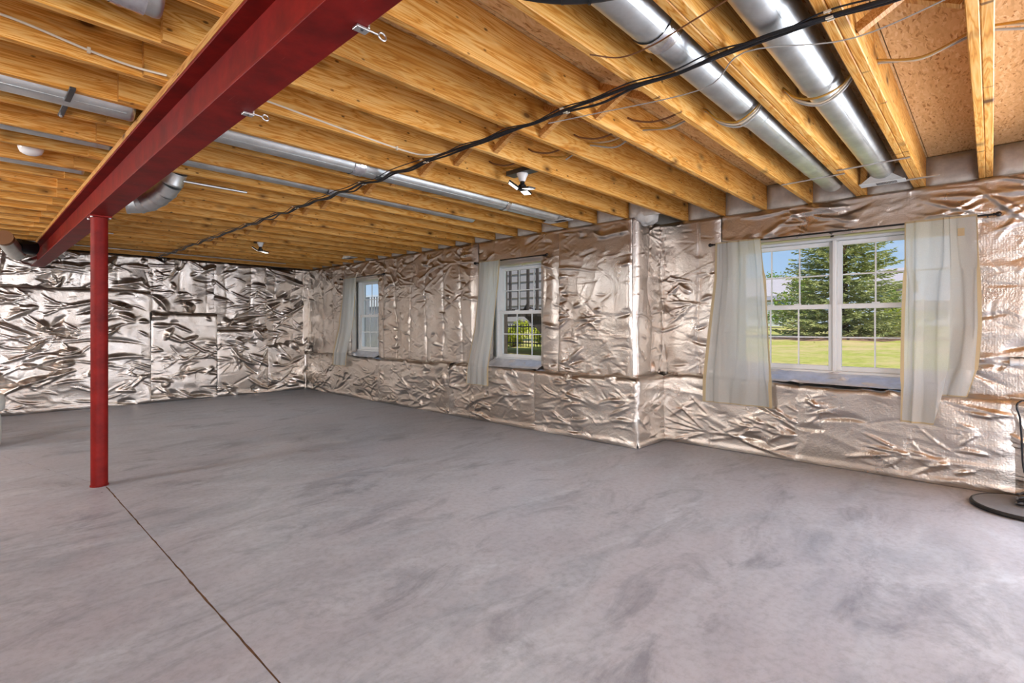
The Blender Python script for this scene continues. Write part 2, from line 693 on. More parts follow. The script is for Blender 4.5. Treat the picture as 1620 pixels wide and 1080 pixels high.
ys = list(np.arange(Y0 - .05, 5.05, 0.05)) + list(np.arange(5.05, 10.4, 0.05))
r2 = random.Random(3)
jit = [(r2.gauss(0, .0022), r2.gauss(0, .0022)) for _ in ys]
w0 = 0.0036
for side in (0, 1):
    mb = MB()
    vs, fs = [], []
    for i, y in enumerate(ys):
        w = w0 if y < 5.05 else 0.0012
        e = joint_x(y) + (-w + min(0, jit[i][0]) if side == 0 else w + max(0, jit[i][1]))
        o = X0 - .05 if side == 0 else 5.55
        vs += [(e, y, 0), (o, y, 0), (e, y, -0.02)]
    for i in range(len(ys) - 1):
        a, b = 3 * i, 3 * i + 3
        if side == 0:
            fs += [(a, b, b + 1, a + 1), (a, a + 2, b + 2, b)]
        else:
            fs += [(a, a + 1, b + 1, b), (a, b, b + 2, a + 2)]
    mb.add(vs, fs)
    mb.build('concrete_slab', M['concrete'], floor)

# ------------------------------------------------------------------ ceiling: subfloor panels, joists, bridging
ceiling = MB().box(X0 - .3, 5.8, Y0 - .3, 10.5, Z_SUB + 0.03, Z_SUB + 0.15).build('ceiling', M['osb'])
tag(ceiling, kind='structure')
px = [X0 - .2, -3.55, -1.11, 1.33, 3.78, 5.70]
g = 0.0025
row = 0
y = -4.5
while y < 10.4:
    off = 0.0 if row % 2 == 0 else 1.22
    xs = [-4.8] + [p for p in np.arange(-7.22 + off + 1.22 * 0, 5.6, 2.44)]
    xs = sorted(set([-4.8] + [3.78 + off - 2.44 * i for i in range(5) if -4.7 < 3.78 + off - 2.44 * i < 5.65] + [5.7]))
    for a, b in zip(xs[:-1], xs[1:]):
        cx, cy = (a + b) / 2, y + 0.61
        mb = MB().box(a + g - cx, b - g - cx, -0.61 + g, 0.61 - g, 0, 0.024)
        mb.build('subfloor_panel', M['osb'], ceiling, loc=(cx, cy, Z_SUB + 0.002))
    y += 1.22
    row += 1

# joists: one mesh per length, shared
def joist_mesh(name, L):
    mb = MB()
    c = 0.004
    hw = J_T / 2
    prof = [(-hw + c, 0), (hw - c, 0), (hw, c), (hw, J_D - c), (hw - c, J_D), (-hw + c, J_D), (-hw, J_D - c), (-hw, c)]
    n = len(prof)
    vs = [(0, p[0], p[1]) for p in prof] + [(L, p[0], p[1]) for p in prof]
    fs = [(i, n + i, n + (i + 1) % n, (i + 1) % n) for i in range(n)]
    fs += [tuple(range(n)), tuple(range(2 * n - 1, n - 1, -1))]
    mb.add(vs, fs)
    me = mb.mesh(name)
    me.materials.append(M['joist_wood'])
    return me


X_LAP = 0.55
me_near = joist_mesh('joist_near', 5.62 - X_LAP)
me_far = joist_mesh('joist_far', 5.04 - X_LAP)
me_left = joist_mesh('joist_left', 0.98 - X0)
for k in range(-10, 26):
    yk = jy(k)
    if yk > YB - 0.06:
        continue
    me = me_near if yk < YJ - 0.03 else me_far
    for d in ((-.0205, .0205) if k in (0, 1, 2, -1) else (0,)):
        o = link('joist', me, None, ceiling, loc=(X_LAP + rnd.uniform(-.03, .02), yk + d, Z_J + rnd.uniform(0, .001)))
    link('joist', me_left, None, ceiling, loc=(X0, yk + (0.0415 if k not in (0, 1, 2, -1) else 0.062), Z_J))

# cross bridging, two struts to a bay
XBR = 2.44
for k in range(-4, 24):
    ya, yb = jy(k) + .021, jy(k + 1) - .021
    if k in (0, 1, 2, -1):
        ya += .02
    if k + 1 in (0, 1, 2, -1):
        yb -= .02
    if yb > YB - .1:
        continue
    if k in (1, 2):       # the two bays filled by round ducts carry no bridging
        continue
    for s, (za, zb) in ((0, (Z_J + .205, Z_J + .022)), (1, (Z_J + .022, Z_J + .205))):
        x = XBR + (0.022 if s else -0.022)
        MB().bar((x, ya, za), (x, yb, zb), 0.038, 0.038, up=(1, 0, 0)).build('bridging_strut', M['strut_wood'], ceiling)

# ------------------------------------------------------------------ foil blankets
class VNoise:
    def __init__(self, seed):
        r = np.random.RandomState(seed)
        self.t = r.rand(256, 256).astype(np.float32)

    def __call__(self, x, y):
        xi = np.floor(x).astype(int)
        yi = np.floor(y).astype(int)
        fx, fy = x - xi, y - yi
        fx = fx * fx * fx * (fx * (fx * 6 - 15) + 10)
        fy = fy * fy * fy * (fy * (fy * 6 - 15) + 10)
        t = self.t
        a = t[xi & 255, yi & 255]
        b = t[(xi + 1) & 255, yi & 255]
        c = t[xi & 255, (yi + 1) & 255]
        d = t[(xi + 1) & 255, (yi + 1) & 255]
        return (a * (1 - fx) + b * fx) * (1 - fy) + (c * (1 - fx) + d * fx) * fy


def add_crease(h, s0, t0, ds, dt, cs, ct, ang, L, w, a, bend):
    """one fold of the sheet: a tent-shaped ridge of finite length, slightly bent"""
    ca, sa = math.cos(ang), math.sin(ang)
    ex, ey = abs(ca) * L + abs(sa) * w + abs(bend) * L, abs(sa) * L + abs(ca) * w + abs(bend) * L
    i0, i1 = int((cs - ex - s0) / ds), int((cs + ex - s0) / ds) + 2
    j0, j1 = int((ct - ey - t0) / dt), int((ct + ey - t0) / dt) + 2
    i0, j0 = max(0, i0), max(0, j0)
    i1, j1 = min(h.shape[0], i1), min(h.shape[1], j1)
    if i1 <= i0 or j1 <= j0:
        return
    X = (s0 + ds * np.arange(i0, i1) - cs)[:, None]
    Y = (t0 + dt * np.arange(j0, j1) - ct)[None, :]
    u = X * ca + Y * sa
    v = -X * sa + Y * ca + bend * (u * u / max(L, .05))
    q = np.clip(1 - (u / L) ** 2, 0, 1)
    ww = w * (.35 + .65 * q)
    # one steep and one gentle flank
    p = np.where(v > 0, 1 - v / ww, 1 + v / (ww * .45))
    h[i0:i1, j0:j1] += a * np.clip(p, 0, 1) ** 1.25 * q


def foil_height(S, T, seed, amp=1.0, stud=0.0, horiz=2.6, staples=(), len_scale=1.0, tilt=0.0, density=1.0, wscale=1.0, crinkle=1.0):
    """crumpled sheet: folds that run mostly along the wall and fan out from pinched points, pillows between studs"""
    r = np.random.RandomState(seed)
    n = [VNoise(seed * 7 + i) for i in range(8)]
    S1, T1 = S + 40, T + 40
    wx = (n[0](S1 * 1.6, T1 * 1.9) - .5) * 0.5
    wy = (n[1](S1 * 1.7, T1 * 2.3) - .5) * 0.3
    ca, sa = math.cos(tilt), math.sin(tilt)
    U, V = (S1 + wx) * ca + (T1 + wy) * sa, -(S1 + wx) * sa + (T1 + wy) * ca

    def ridge(k, fx, fy, p):
        return (1 - np.abs(2 * n[k](U * fx, V * fy) - 1)) ** p

    h = 0.020 * n[6](S1 * 1.3, T1 * 1.9) + .008 * ridge(2, 1.6, 1.6 * horiz, 1.6) + .0035 * ridge(3, 4.5, 3.4 * horiz, 1.4)
    s0, s1, t0, t1 = S[0, 0], S[-1, 0], T[0, 0], T[0, -1]
    ds, dt = S[1, 0] - S[0, 0], T[0, 1] - T[0, 0]
    area = (s1 - s0) * (t1 - t0)
    if ds < .03:
        # free folds
        for _ in range(int(area * 30 * density)):
            L = .085 * math.exp(r.normal(0, .55)) * len_scale
            ang = r.normal(tilt, .34 / max(.5, horiz / 2.2)) + (PI / 2 if horiz < 1.1 and r.rand() < .6 else 0)
            w = (.014 + .06 * r.rand() ** 2) * wscale
            add_crease(h, s0, t0, ds, dt, r.uniform(s0, s1), r.uniform(t0, t1), ang, L, w, (w * .34) * (1 if r.rand() < .65 else -.8), r.normal(0, .10))
        # small crinkles
        for _ in range(int(area * 90 * density * crinkle)):
            L = .03 + .07 * r.rand()
            w = .009 + .016 * r.rand()
            add_crease(h, s0, t0, ds, dt, r.uniform(s0, s1), r.uniform(t0, t1), r.normal(tilt, .6), L, w, w * .22 * (1 if r.rand() < .5 else -1), r.normal(0, .12))
        # fans of folds from pinched points along the studs
        for (cs, ct, rad) in staples:
            for side in (-1, 1):
                if r.rand() < .25:
                    continue
                m = r.randint(3, 7)
                a0 = r.normal(0, .2)
                for k in range(m):
                    an = a0 + (k - (m - 1) / 2) * r.uniform(.18, .36)
                    L = rad * r.uniform(.35, 1.0)
                    w = .012 + .028 * r.rand()
                    off = L * 1.0 + .008
                    add_crease(h, s0, t0, ds, dt, cs + side * math.cos(an) * off, ct + math.sin(an) * off,
                               an if side > 0 else an + PI, L, w, w * .42, r.normal(0, .12))
    if stud:
        ph = (S + r.rand()) / 0.40 + (n[7](S1 * 3, T1 * 2.0) - .5) * 0.35
        v = np.abs(np.sin(PI * ph))
        h += stud * 0.030 * np.sqrt(v + 4e-3)
        val = np.exp(-(v / 0.4) ** 2)
        h += stud * val * 0.011 * ridge(4, 2.5, 9.0, 1.3)
    return h * amp


def grid_mesh(name, P, keep=None):
    """P: (ns, nt, 3) array; keep: boolean per quad"""
    ns, nt = P.shape[:2]
    idx = np.arange(ns * nt).reshape(ns, nt)
    q = np.stack([idx[:-1, :-1], idx[1:, :-1], idx[1:, 1:], idx[:-1, 1:]], -1).reshape(-1, 4)
    if keep is not None:
        q = q[keep.reshape(-1)]
    used = np.zeros(ns * nt, bool)
    used[q.reshape(-1)] = True
    remap = np.cumsum(used) - 1
    co = P.reshape(-1, 3)[used].astype(np.float32)
    q = remap[q].astype(np.int32)
    me = bpy.data.meshes.new(name)
    me.vertices.add(len(co))
    me.vertices.foreach_set('co', co.reshape(-1))
    me.loops.add(q.size)
    me.loops.foreach_set('vertex_index', q.reshape(-1))
    me.polygons.add(len(q))
    me.polygons.foreach_set('loop_start', np.arange(0, q.size, 4, dtype=np.int32))
    me.polygons.foreach_set('loop_total', np.full(len(q), 4, np.int32))
    me.polygons.foreach_set('use_smooth', np.ones(len(q), bool))
    me.update(calc_edges=True)
    me.validate()
    return me


def foil_panel(parent, p0, along, inward, s0, s1, prof, seed, step=0.012, holes=(), edge=0.045, fade=(1, 1, 1, 1), lap=0.0, side_edge=.045, wave=0.0, mat='foil', **kw):
    """prof: list of (inward offset, z) points of the cross-section from bottom to top.
    fade: pin the sheet at s0, s1, bottom, top"""
    prof = np.array(prof, float)
    seg = np.sqrt((np.diff(prof, axis=0) ** 2).sum(1))
    L = np.concatenate([[0], np.cumsum(seg)])
    nt = max(3, int(round(L[-1] / step)) + 1)
    ns = max(3, int(round((s1 - s0) / step)) + 1)
    t = np.linspace(0, L[-1], nt)
    off = np.interp(t, L, prof[:, 0])
    zz = np.interp(t, L, prof[:, 1])
    # round the fold
    for _ in range(3):
        off[1:-1] = (off[:-2] + 2 * off[1:-1] + off[2:]) / 4
        zz[1:-1] = (zz[:-2] + 2 * zz[1:-1] + zz[2:]) / 4
    do, dz = np.gradient(off), np.gradient(zz)
    ln = np.sqrt(do * do + dz * dz) + 1e-9
    n_in, n_z = dz / ln, -do / ln
    s1 = s1 + lap
    s = np.linspace(s0, s1, ns)
    S, T = np.meshgrid(s, t, indexing='ij')
    h = foil_height(S, T, seed, **kw)
    e = np.ones_like(h)
    for flag, dist, ed in ((fade[0], S - s0, side_edge), (fade[1], s1 - S, side_edge), (fade[2], T, edge), (fade[3], L[-1] - T, edge)):
        if flag:
            q_ = np.clip(dist / ed, 0, 1)
            e *= q_ * (2 - q_) * flag + (1 - flag)
    for (a, b, c, d) in holes:
        ds = np.maximum(np.maximum(a - S, S - b), 0)
        dt = np.maximum(np.maximum(c - zz[None, :], zz[None, :] - d), 0)
        e *= np.clip(np.sqrt(ds ** 2 + dt ** 2) / 0.05, 0.15, 1)
    h = h * e + 0.002
    A, I = np.array(along, float), np.array(inward, float)
    P = np.array(p0, float)[None, None, :] + S[..., None] * A + (off[None, :] + h * n_in[None, :])[..., None] * I
    P[..., 2] += zz[None, :] + h * n_z[None, :]
    if wave:
        nw = VNoise(seed + 900)
        wt = np.clip((zz - (zz.max() - .12)) / .10, 0, 1)[None, :]
        P[..., 2] += wave * (nw(S * 2.6 + 9, T * 0 + 3.3) + .5 * nw(S * 9 + 9, T * 0 + 7.7) - .75) * wt
    keep = None
    if holes:
        sc = (S[:-1, :-1] + S[1:, 1:]) / 2
        zc = np.broadcast_to(((zz[:-1] + zz[1:]) / 2)[None, :], sc.shape)
        keep = np.ones_like(sc, bool)
        for (a, b, c, d) in holes:
            keep &= ~((sc > a) & (sc < b) & (zc > c) & (zc < d))
    me = grid_mesh('insulation_panel', P, keep)
    return link('insulation_panel', me, M[mat], parent)


# ------------------------------------------------------------------ right (window) wall
# openings in the wall: (y0, y1, z0, z1)
OPEN1 = (0.205, 1.885, 0.71, 2.075)
OPEN2 = (4.012, 4.93, 0.71, 2.05)
OPEN3 = (7.615, 8.50, 0.71, 2.06)
wb = MB()
wb.box(XRL + .02, 5.70, Y0 - .2, YJL + .1, -0.2, LEDGE - .02)          # concrete knee wall, near bay
wb.box(XR + .02, 5.70, Y0 - .2, OPEN1[0] - .03, LEDGE - .02, Z_J)
wb.box(XR + .02, 5.70, OPEN1[1] + .03, YJ + .2, LEDGE - .02, Z_J)
wb.box(XR + .02, 5.70, OPEN1[0] - .03, OPEN1[1] + .03, OPEN1[3] + .03, Z_J)
wb.box(XR + .12, 5.70, OPEN1[0] - .03, OPEN1[1] + .03, LEDGE - .02, 0.80)
wb.box(XML + .02, 5.12, YJL + .02, YB + .3, -0.2, LEDGE - .02)
for a, b in ((YJ + .02, OPEN2[0] - .03), (OPEN2[1] + .03, OPEN3[0] - .03), (OPEN3[1] + .03, YB + .3)):
    wb.box(XM + .02, 5.12, a, b, LEDGE - .02, Z_J)
for o in (OPEN2, OPEN3):
    wb.box(XM + .02, 5.12, o[0] - .03, o[1] + .03, o[3] + .03, Z_J)
    wb.box(XM + .10, 5.12, o[0] - .03, o[1] + .03, LEDGE - .02, 0.80)
wb.box(XM + .1, 5.70, YJ + .02, YJ + .25, -0.2, Z_J)                    # return wall of the jog
wb.box(5.50, 5.70, Y0 - .2, YJ + .25, Z_J, Z_SUB + .03)                 # rim boards
wb.box(4.92, 5.12, YJ, YB + .3, Z_J, Z_SUB + .03)
wall_right = wb.build('wall_right', M['wall_paint'])
tag(wall_right, kind='structure')

AL, IN = (0, 1, 0), (-1, 0, 0)
low_prof = [(0.02, 0.002), (0.0, 0.06), (-0.002, 0.35), (0.0, LEDGE - .015), (-0.014, LEDGE), (-0.13, LEDGE + .012)]
rs = random.Random(11)


def staples(s0, s1, t0, t1, n, r0=.10, r1=.28):
    return [(rs.uniform(s0, s1), rs.uniform(t0, t1), rs.uniform(r0, r1)) for _ in range(n)]


# near bay, knee wall
for i, (a, b) in enumerate(((Y0, -1.4), (-1.4, -0.13), (-0.13, 1.30), (1.30, YJL + .005))):
    st = 0.011 if b > -.5 else 0.05
    foil_panel(wall_right, (XRL, 0, 0), AL, IN, a, b, low_prof, 101 + i, step=st, amp=1.15,
               staples=staples(a, b, .1, .65, int((b - a) * 5)), fade=(.5, .5, .7, .35), side_edge=.12, wave=.04, tilt=rs.uniform(-.08, .08), lap=.03 if b < 2 else 0, len_scale=2.0, density=.6, crinkle=.7)
# near bay, upper sheets
up_prof = [(0, LEDGE + .004), (0, Z_FT - 0.02), (0.012, Z_FT), (0.0, Z_FT + .01)]
for i, (a, b) in enumerate(((Y0, -1.0), (-1.0, 2.05), (2.05, YJ + .005))):
    holes = [OPEN1] if a < 1 < b else []
    st = 0.011 if b > -.5 else 0.05
    foil_panel(wall_right, (XR, 0, 0), AL, IN, a, b, up_prof, 131 + i, step=st, holes=holes,
               amp=1.1, stud=0.9 if i == 2 else 0.15, staples=staples(a, b, .2, 1.65, int((b - a) * 4)) + ([(0.02, 1.40, .3), (0.0, 1.55, .25)] if i == 1 else []),
               fade=(.5, .5, .2, .85), side_edge=.12, lap=.03 if b < 2.5 else 0, horiz=2.4 if i < 2 else 1.5, len_scale=1.7, density=.8)
# jog, faces towards -Y
foil_panel(wall_right, (0, YJL, 0), (1, 0, 0), (0, -1, 0), XML - .004, XRL + .03, low_prof, 151, step=.011, amp=.8,
           staples=staples(XML, XRL, .1, .6, 3), fade=(.95, .8, .6, .9))
foil_panel(wall_right, (0, YJ, 0), (1, 0, 0), (0, -1, 0), XM - .002, XR + .02, up_prof, 152, step=.011, amp=1.2, stud=1.0,
           horiz=.6, staples=[(5.0, 1.60, .45), (5.25, 1.2, .3)], fade=(.95, .8, .5, .8))
# beyond the jog, knee wall
for i, (a, b) in enumerate(((YJL - .004, 4.0), (4.0, 5.6), (5.6, 7.4), (7.4, YBL + .02))):
    foil_panel(wall_right, (XML, 0, 0), AL, IN, a, b, low_prof, 161 + i, step=.012, amp=1.25 + .2 * (i > 1),
               staples=staples(a, b, .1, .65, int((b - a) * 5)), fade=(.5 if i else .9, .5, .7, .35), wave=.035, side_edge=.12 if i else .05, lap=.03, tilt=rs.uniform(-.15, .15), len_scale=1.2)
for i, (a, b, hole, stud) in enumerate(((YJ - .002, 3.72, None, .1), (3.72, 5.12, OPEN2, .45), (5.12, 7.42, None, 1.3), (7.42, 8.72, OPEN3, .8), (8.72, YB + .02, None, 1.2))):
    foil_panel(wall_right, (XM, 0, 0), AL, IN, a, b, up_prof, 171 + i, step=.012, amp=1.15, stud=stud,
               holes=[hole] if hole else [], staples=staples(a, b, .2, 1.65, int((b - a) * 4)),
               fade=(.6 if i else .9, .6, .2, .85), side_edge=.12 if i else .05, lap=.03, horiz=2.4 if stud < .3 else 1.6, len_scale=1.2)

# foil on the reveals and sloping sills of the openings
for (o, xf, xw, sd0) in ((OPEN1, XR, 5.52, 201), (OPEN2, XM, 4.935, 211), (OPEN3, XM, 4.935, 221)):
    y0, y1, z0, z1 = o
    d = xw - xf
    # sill: from the front edge up to the frame
    foil_panel(wall_right, (xf, 0, 0), AL, IN, y0 - .01, y1 + .01,
               [(0.10, LEDGE + .014), (0.06, LEDGE + .026), (-d + .006, .80), (-d, 0.838)], sd0, step=.009, amp=1.4, mat='foil_sill_lit', fade=(.5, .5, .5, .95), horiz=1.6, len_scale=.7)
    # jambs
    foil_panel(wall_right, (0, y1, 0), (1, 0, 0), (0, -1, 0), xf - .006, xw + .01, [(0, z0), (0, z1)], sd0 + 1, step=.012, amp=.3, fade=(1, .9, .6, .6))
    foil_panel(wall_right, (0, y0, 0), (-1, 0, 0), (0, 1, 0), -xw - .01, -xf + .006, [(0, z0), (0, z1)], sd0 + 2, step=.012, amp=.3, fade=(.9, 1, .6, .6))
    # head
    foil_panel(wall_right, (xf, 0, 0), AL, IN, y0, y1, [(-d - .01, z1 - .008), (0.004, z1 - .002)], sd0 + 3, step=.012, amp=.2, fade=(.8, .8, .8, 1))

# rim insulation batts between the joists
def batt(x, ya, yb, seed):
    nY, nZ = 14, 10
    nz = VNoise(seed)
    Y, Z = np.meshgrid(np.linspace(ya, yb, nY), np.linspace(Z_J - .005, Z_SUB, nZ), indexing='ij')
    e = np.minimum(1, np.minimum(np.minimum(Y - ya, yb - Y) / .05, np.minimum(Z - Z_J + .03, Z_SUB - Z + .01) / .05))
    X = x - (0.03 + 0.03 * nz(Y * 6, Z * 8)) * np.clip(e, 0, 1) + .02
    me = grid_mesh('rim_insulation', np.stack([X, Y, Z], -1)[::-1])
    return link('rim_insulation', me, M['fiberglass'], wall_right)


for k in range(-3, 25):
    ya, yb = jy(k) + .02, jy(k + 1) - .02
    if k in (0, 1, 2, -1): ya += .0205
    if k + 1 in (0, 1, 2, -1): yb -= .0205
    if yb > YB:
        continue
    batt(XR if yb < YJ else XM, ya, yb, 300 + k)
# fluffy white batt end sticking out above the jog corner
foam = MB()
nz = VNoise(5)
vs, fs = [], []
n1, n2 = 20, 12
for i in range(n2 + 1):
    ph = PI * i / n2
    for k in range(n1):
        a = 2 * PI * k / n1
        rr = 1 + .35 * (nz(np.array(3 + 2.2 * math.cos(a) * math.sin(ph)), np.array(3 + 2.2 * math.sin(a) + 2 * math.cos(ph))) - .5)
        vs.append((.13 * rr * math.sin(ph) * math.cos(a), .12 * rr * math.sin(ph) * math.sin(a), .085 * rr * math.cos(ph)))
for i in range(n2):
    for k in range(n1):
        fs.append((i * n1 + k, (i + 1) * n1 + k, (i + 1) * n1 + (k + 1) % n1, i * n1 + (k + 1) % n1))
foam.add(vs, fs)
fo = foam.build('batt_end', M['white_foam'], wall_right, smooth=True, loc=(4.93, 2.66, 2.405))

# ------------------------------------------------------------------ back wall
bw = MB()
bw.box(X0 - .2, 5.12, YB + .02, YB + .3, -0.2, Z_SUB + .03)
bw.box(X0 - .2, 4.72, YBL + .02, YB + .02, -.2, .70)
wall_back = bw.build('wall_back', M['wall_paint'])
tag(wall_back, kind='structure')
ALB, INB = (-1, 0, 0), (0, -1, 0)
# stepped foundation: (x0, x1, ledge height)
steps = ((X0, -1.2, 1.80), (-1.2, 2.08, 1.80), (2.08, 3.06, 1.445), (3.06, 3.93, 1.17), (3.93, 4.64, 0.865))
for i, (a, b, hz) in enumerate(steps):
    st = 0.05 if b < -1 else 0.0135
    prof = [(0.02, 0.002), (0, .06), (0, hz - .015), (-.014, hz), (-.115, hz + .01)]
    foil_panel(wall_back, (0, YBL, 0), ALB, INB, -b, -a, prof, 401 + i, step=st, amp=1.75, horiz=1.9, len_scale=1.9,
               staples=staples(-b, -a, .1, hz - .1, int((b - a) * hz * 4), .12, .38), fade=(.2, .2, .7, .4), tilt=.25 if i != 1 else -.05, density=.75, wscale=1.7, crinkle=.45)
    foil_panel(wall_back, (0, YB, 0), ALB, INB, -b - .005, -a + .005, [(0, hz + .004), (0, Z_FT - .02), (.014, Z_FT), (0, Z_FT + .012)], 421 + i,
               step=st, amp=1.7, horiz=1.5, stud=.5, len_scale=1.7, tilt=-.3,
               staples=staples(-b, -a, .1, max(.2, Z_FT - hz - .1), int((b - a) * (Z_FT - hz) * 5), .12, .35), fade=(.1, .1, .2, .85), lap=.02, density=.8, wscale=1.6, crinkle=.45)
    if b < 4.6:
        # upright side of the step
        hn = steps[i + 1][2]
        foil_panel(wall_back, (b, 0, 0), (0, 1, 0), (1, 0, 0), YBL - .002, YB + .01, [(0, hn), (0, hz)], 441 + i, step=.014, amp=.4, fade=(1, .9, .8, .8))
foil_panel(wall_back, (0, YB, 0), ALB, INB, -4.84, -4.63, up_prof, 431, step=.0135, amp=1.4, horiz=1.0, fade=(.8, .9, .6, .8))
foil_panel(wall_back, (0, YBL, 0), ALB, INB, -4.72, -4.63, [(0.02, .002), (0, .06), (0, LEDGE), (-.115, LEDGE + .01)], 432, step=.0135, amp=1.2, horiz=1.0, fade=(.8, .9, .6, .8))

# unseen sides of the room
wl = MB().box(X0 - .3, X0 - .05, Y0 - .2, YB + .3, -.2, Z_SUB + .03).build('wall_left', M['wall_paint'])
tag(wl, kind='structure')
wf = MB()
wf.box(X0 - .3, 5.7, Y0 - .3, Y0 - .05, -.2, Z_SUB + .03)
wfo = wf.build('wall_front', M['wall_paint'])
tag(wfo, kind='structure')

# ------------------------------------------------------------------ windows
def window(name, xf, units, z0, z1, zm):
    """double-hung units; xf: room-side face of the frame; units: list of glass ranges (y0, y1)"""
    ya, yb = min(u[0] for u in units), max(u[1] for u in units)
    F = 0.062
    mb = MB()
    mb.box(xf, xf + .11, ya - F - .03, ya - F + .004, z0 - .03, z1 + .03)
    mb.box(xf, xf + .11, yb + F - .004, yb + F + .03, z0 - .03, z1 + .03)
    mb.box(xf, xf + .11, ya - F, yb + F, z1, z1 + .03)
    mb.box(xf - .012, xf + .11, ya - F - .03, yb + F + .03, z0 - .035, z0)
    for a, b in zip(units[:-1], units[1:]):
        mb.box(xf - .004, xf + .11, a[1] + .034, b[0] - .034, z0, z1)
        mb.box(xf - .012, xf, (a[1] + b[0]) / 2 - .012, (a[1] + b[0]) / 2 + .012, z0, z1)
    w = mb.build(name, M['vinyl_white'], bevel=.003)
    tag(w, kind='structure')
    for (a, b) in units:
        for lower in (1, 0):
            xs = xf + (.02 if lower else .058)
            za, zb = (z0 + .002, zm + .022) if lower else (zm - .022, z1 - .002)
            rb, rt = (.045, .044) if lower else (.044, .040)
            s = MB()
            s.box(xs, xs + .034, a - .058, a, za, zb)
            s.box(xs, xs + .034, b, b + .058, za, zb)
            s.box(xs, xs + .034, a, b, za, za + rb)
            s.box(xs, xs + .034, a, b, zb - rt, zb)
            so = s.build('sash', M['vinyl_white'], w, bevel=.003)
            ga, gb = za + rb, zb - rt
            mt = .0125
            xg = xs + .017
            ycut = [a, a + (b - a) / 3, a + 2 * (b - a) / 3, b]
            zcut = [ga, (ga + gb) / 2, gb]
            for yc in ycut[1:3]:
                MB().box(xg - .006, xg + .006, yc - mt / 2, yc + mt / 2, ga, gb).build('muntin', M['vinyl_white'], so)
            for i in range(3):
                MB().box(xg - .006, xg + .006, ycut[i] + (mt / 2 if i else 0), ycut[i + 1] - (mt / 2 if i < 2 else 0),
                         zcut[1] - mt / 2, zcut[1] + mt / 2).build('muntin', M['vinyl_white'], so)
                for j in range(2):
                    MB().box(xg - .002, xg + .002, ycut[i] + (mt / 2 if i else 0), ycut[i + 1] - (mt / 2 if i < 2 else 0),
                             zcut[j] + (mt / 2 if j else 0), zcut[j + 1] - (0 if j else mt / 2)).build('pane', M['glass'], so)
            if lower:
                for q in ((a + b) / 2 - .12, (a + b) / 2 + .12):
                    MB().box(xs - .004, xs + .02, q - .03, q + .03, zb, zb + .012).build('latch', M['vinyl_white'], so, bevel=.003)
    return w


window('window_1', 5.50, [(0.248, 1.008), (1.112, 1.872)], .835, 2.045, 1.435)
window('window_2', 4.92, [(4.03, 4.80)], .835, 2.035, 1.435)
window('window_3', 4.92, [(7.60, 8.37)], .835, 2.045, 1.435)

# ------------------------------------------------------------------ steel beam on its post
BX0, BX1 = 0.650, 0.790
bz0, bz1 = 2.110, 2.362
yb0, yb1 = Y0 + .05, YB + .01
bxc = (BX0 + BX1) / 2
beam = empty('steel_beam', (bxc, yb0, 0))
tag(beam, 'long red painted steel I-beam carrying the ceiling joists', 'beam')
Lb = yb1 - yb0
MB().box(-.07, .07, 0, Lb, bz0, bz0 + .014).build('bottom_flange', M['red_steel'], beam, bevel=.002)
MB().box(-.07, .07, 0, Lb, bz1 - .014, bz1).build('top_flange', M['red_steel'], beam, bevel=.002)
MB().box(-.005, .005, 0, Lb, bz0 + .014, bz1 - .014).build('web', M['red_steel'], beam)
pl = MB().box(-.07, .07, 0, Lb, bz1 + .001, Z_J - .0005).build('nailer_plank', M['plate_wood'], loc=(bxc, yb0, 0))
tag(pl, 'flat wooden nailer plank lying along the top of the red beam', 'plank')

PXY = (0.722, 5.115)
post = empty('support_post', (PXY[0], PXY[1], 0))
tag(post, 'round red painted steel post standing on the concrete under the beam', 'post')
MB().lathe([(.055, .008), (.055, bz0 - .012)], n=40).build('shaft', M['red_steel'], post, smooth='auto')
MB().box(-.068, .068, -.085, .085, bz0 - .012, bz0 - .0005).build('cap_plate', M['red_steel'], post, bevel=.002)
MB().lathe([(.060, 0.0), (.060, .009), (.056, .011)], n=40).build('base_plate', M['red_steel'], post, smooth='auto')
for sx in (-1, 1):
    for sy in (-1, 1):
        MB().lathe([(.009, bz0 - .021), (.009, bz0 - .012)], (sx * .056, sy * .070, 0), n=6).build('bolt', M['zinc'], post)

# ------------------------------------------------------------------ round ducts
def duct(name, label, pts, r, joints=(), group=None, sections=None, tape=()):
    root = empty(name, pts[0])
    tag(root, label, 'duct', group)
    o = Vector(pts[0])
    P = [Vector(p) - o for p in pts]
    MB().tube(P, r, 28).build('pipe', M['galvanised'], root, smooth='auto')
    return root


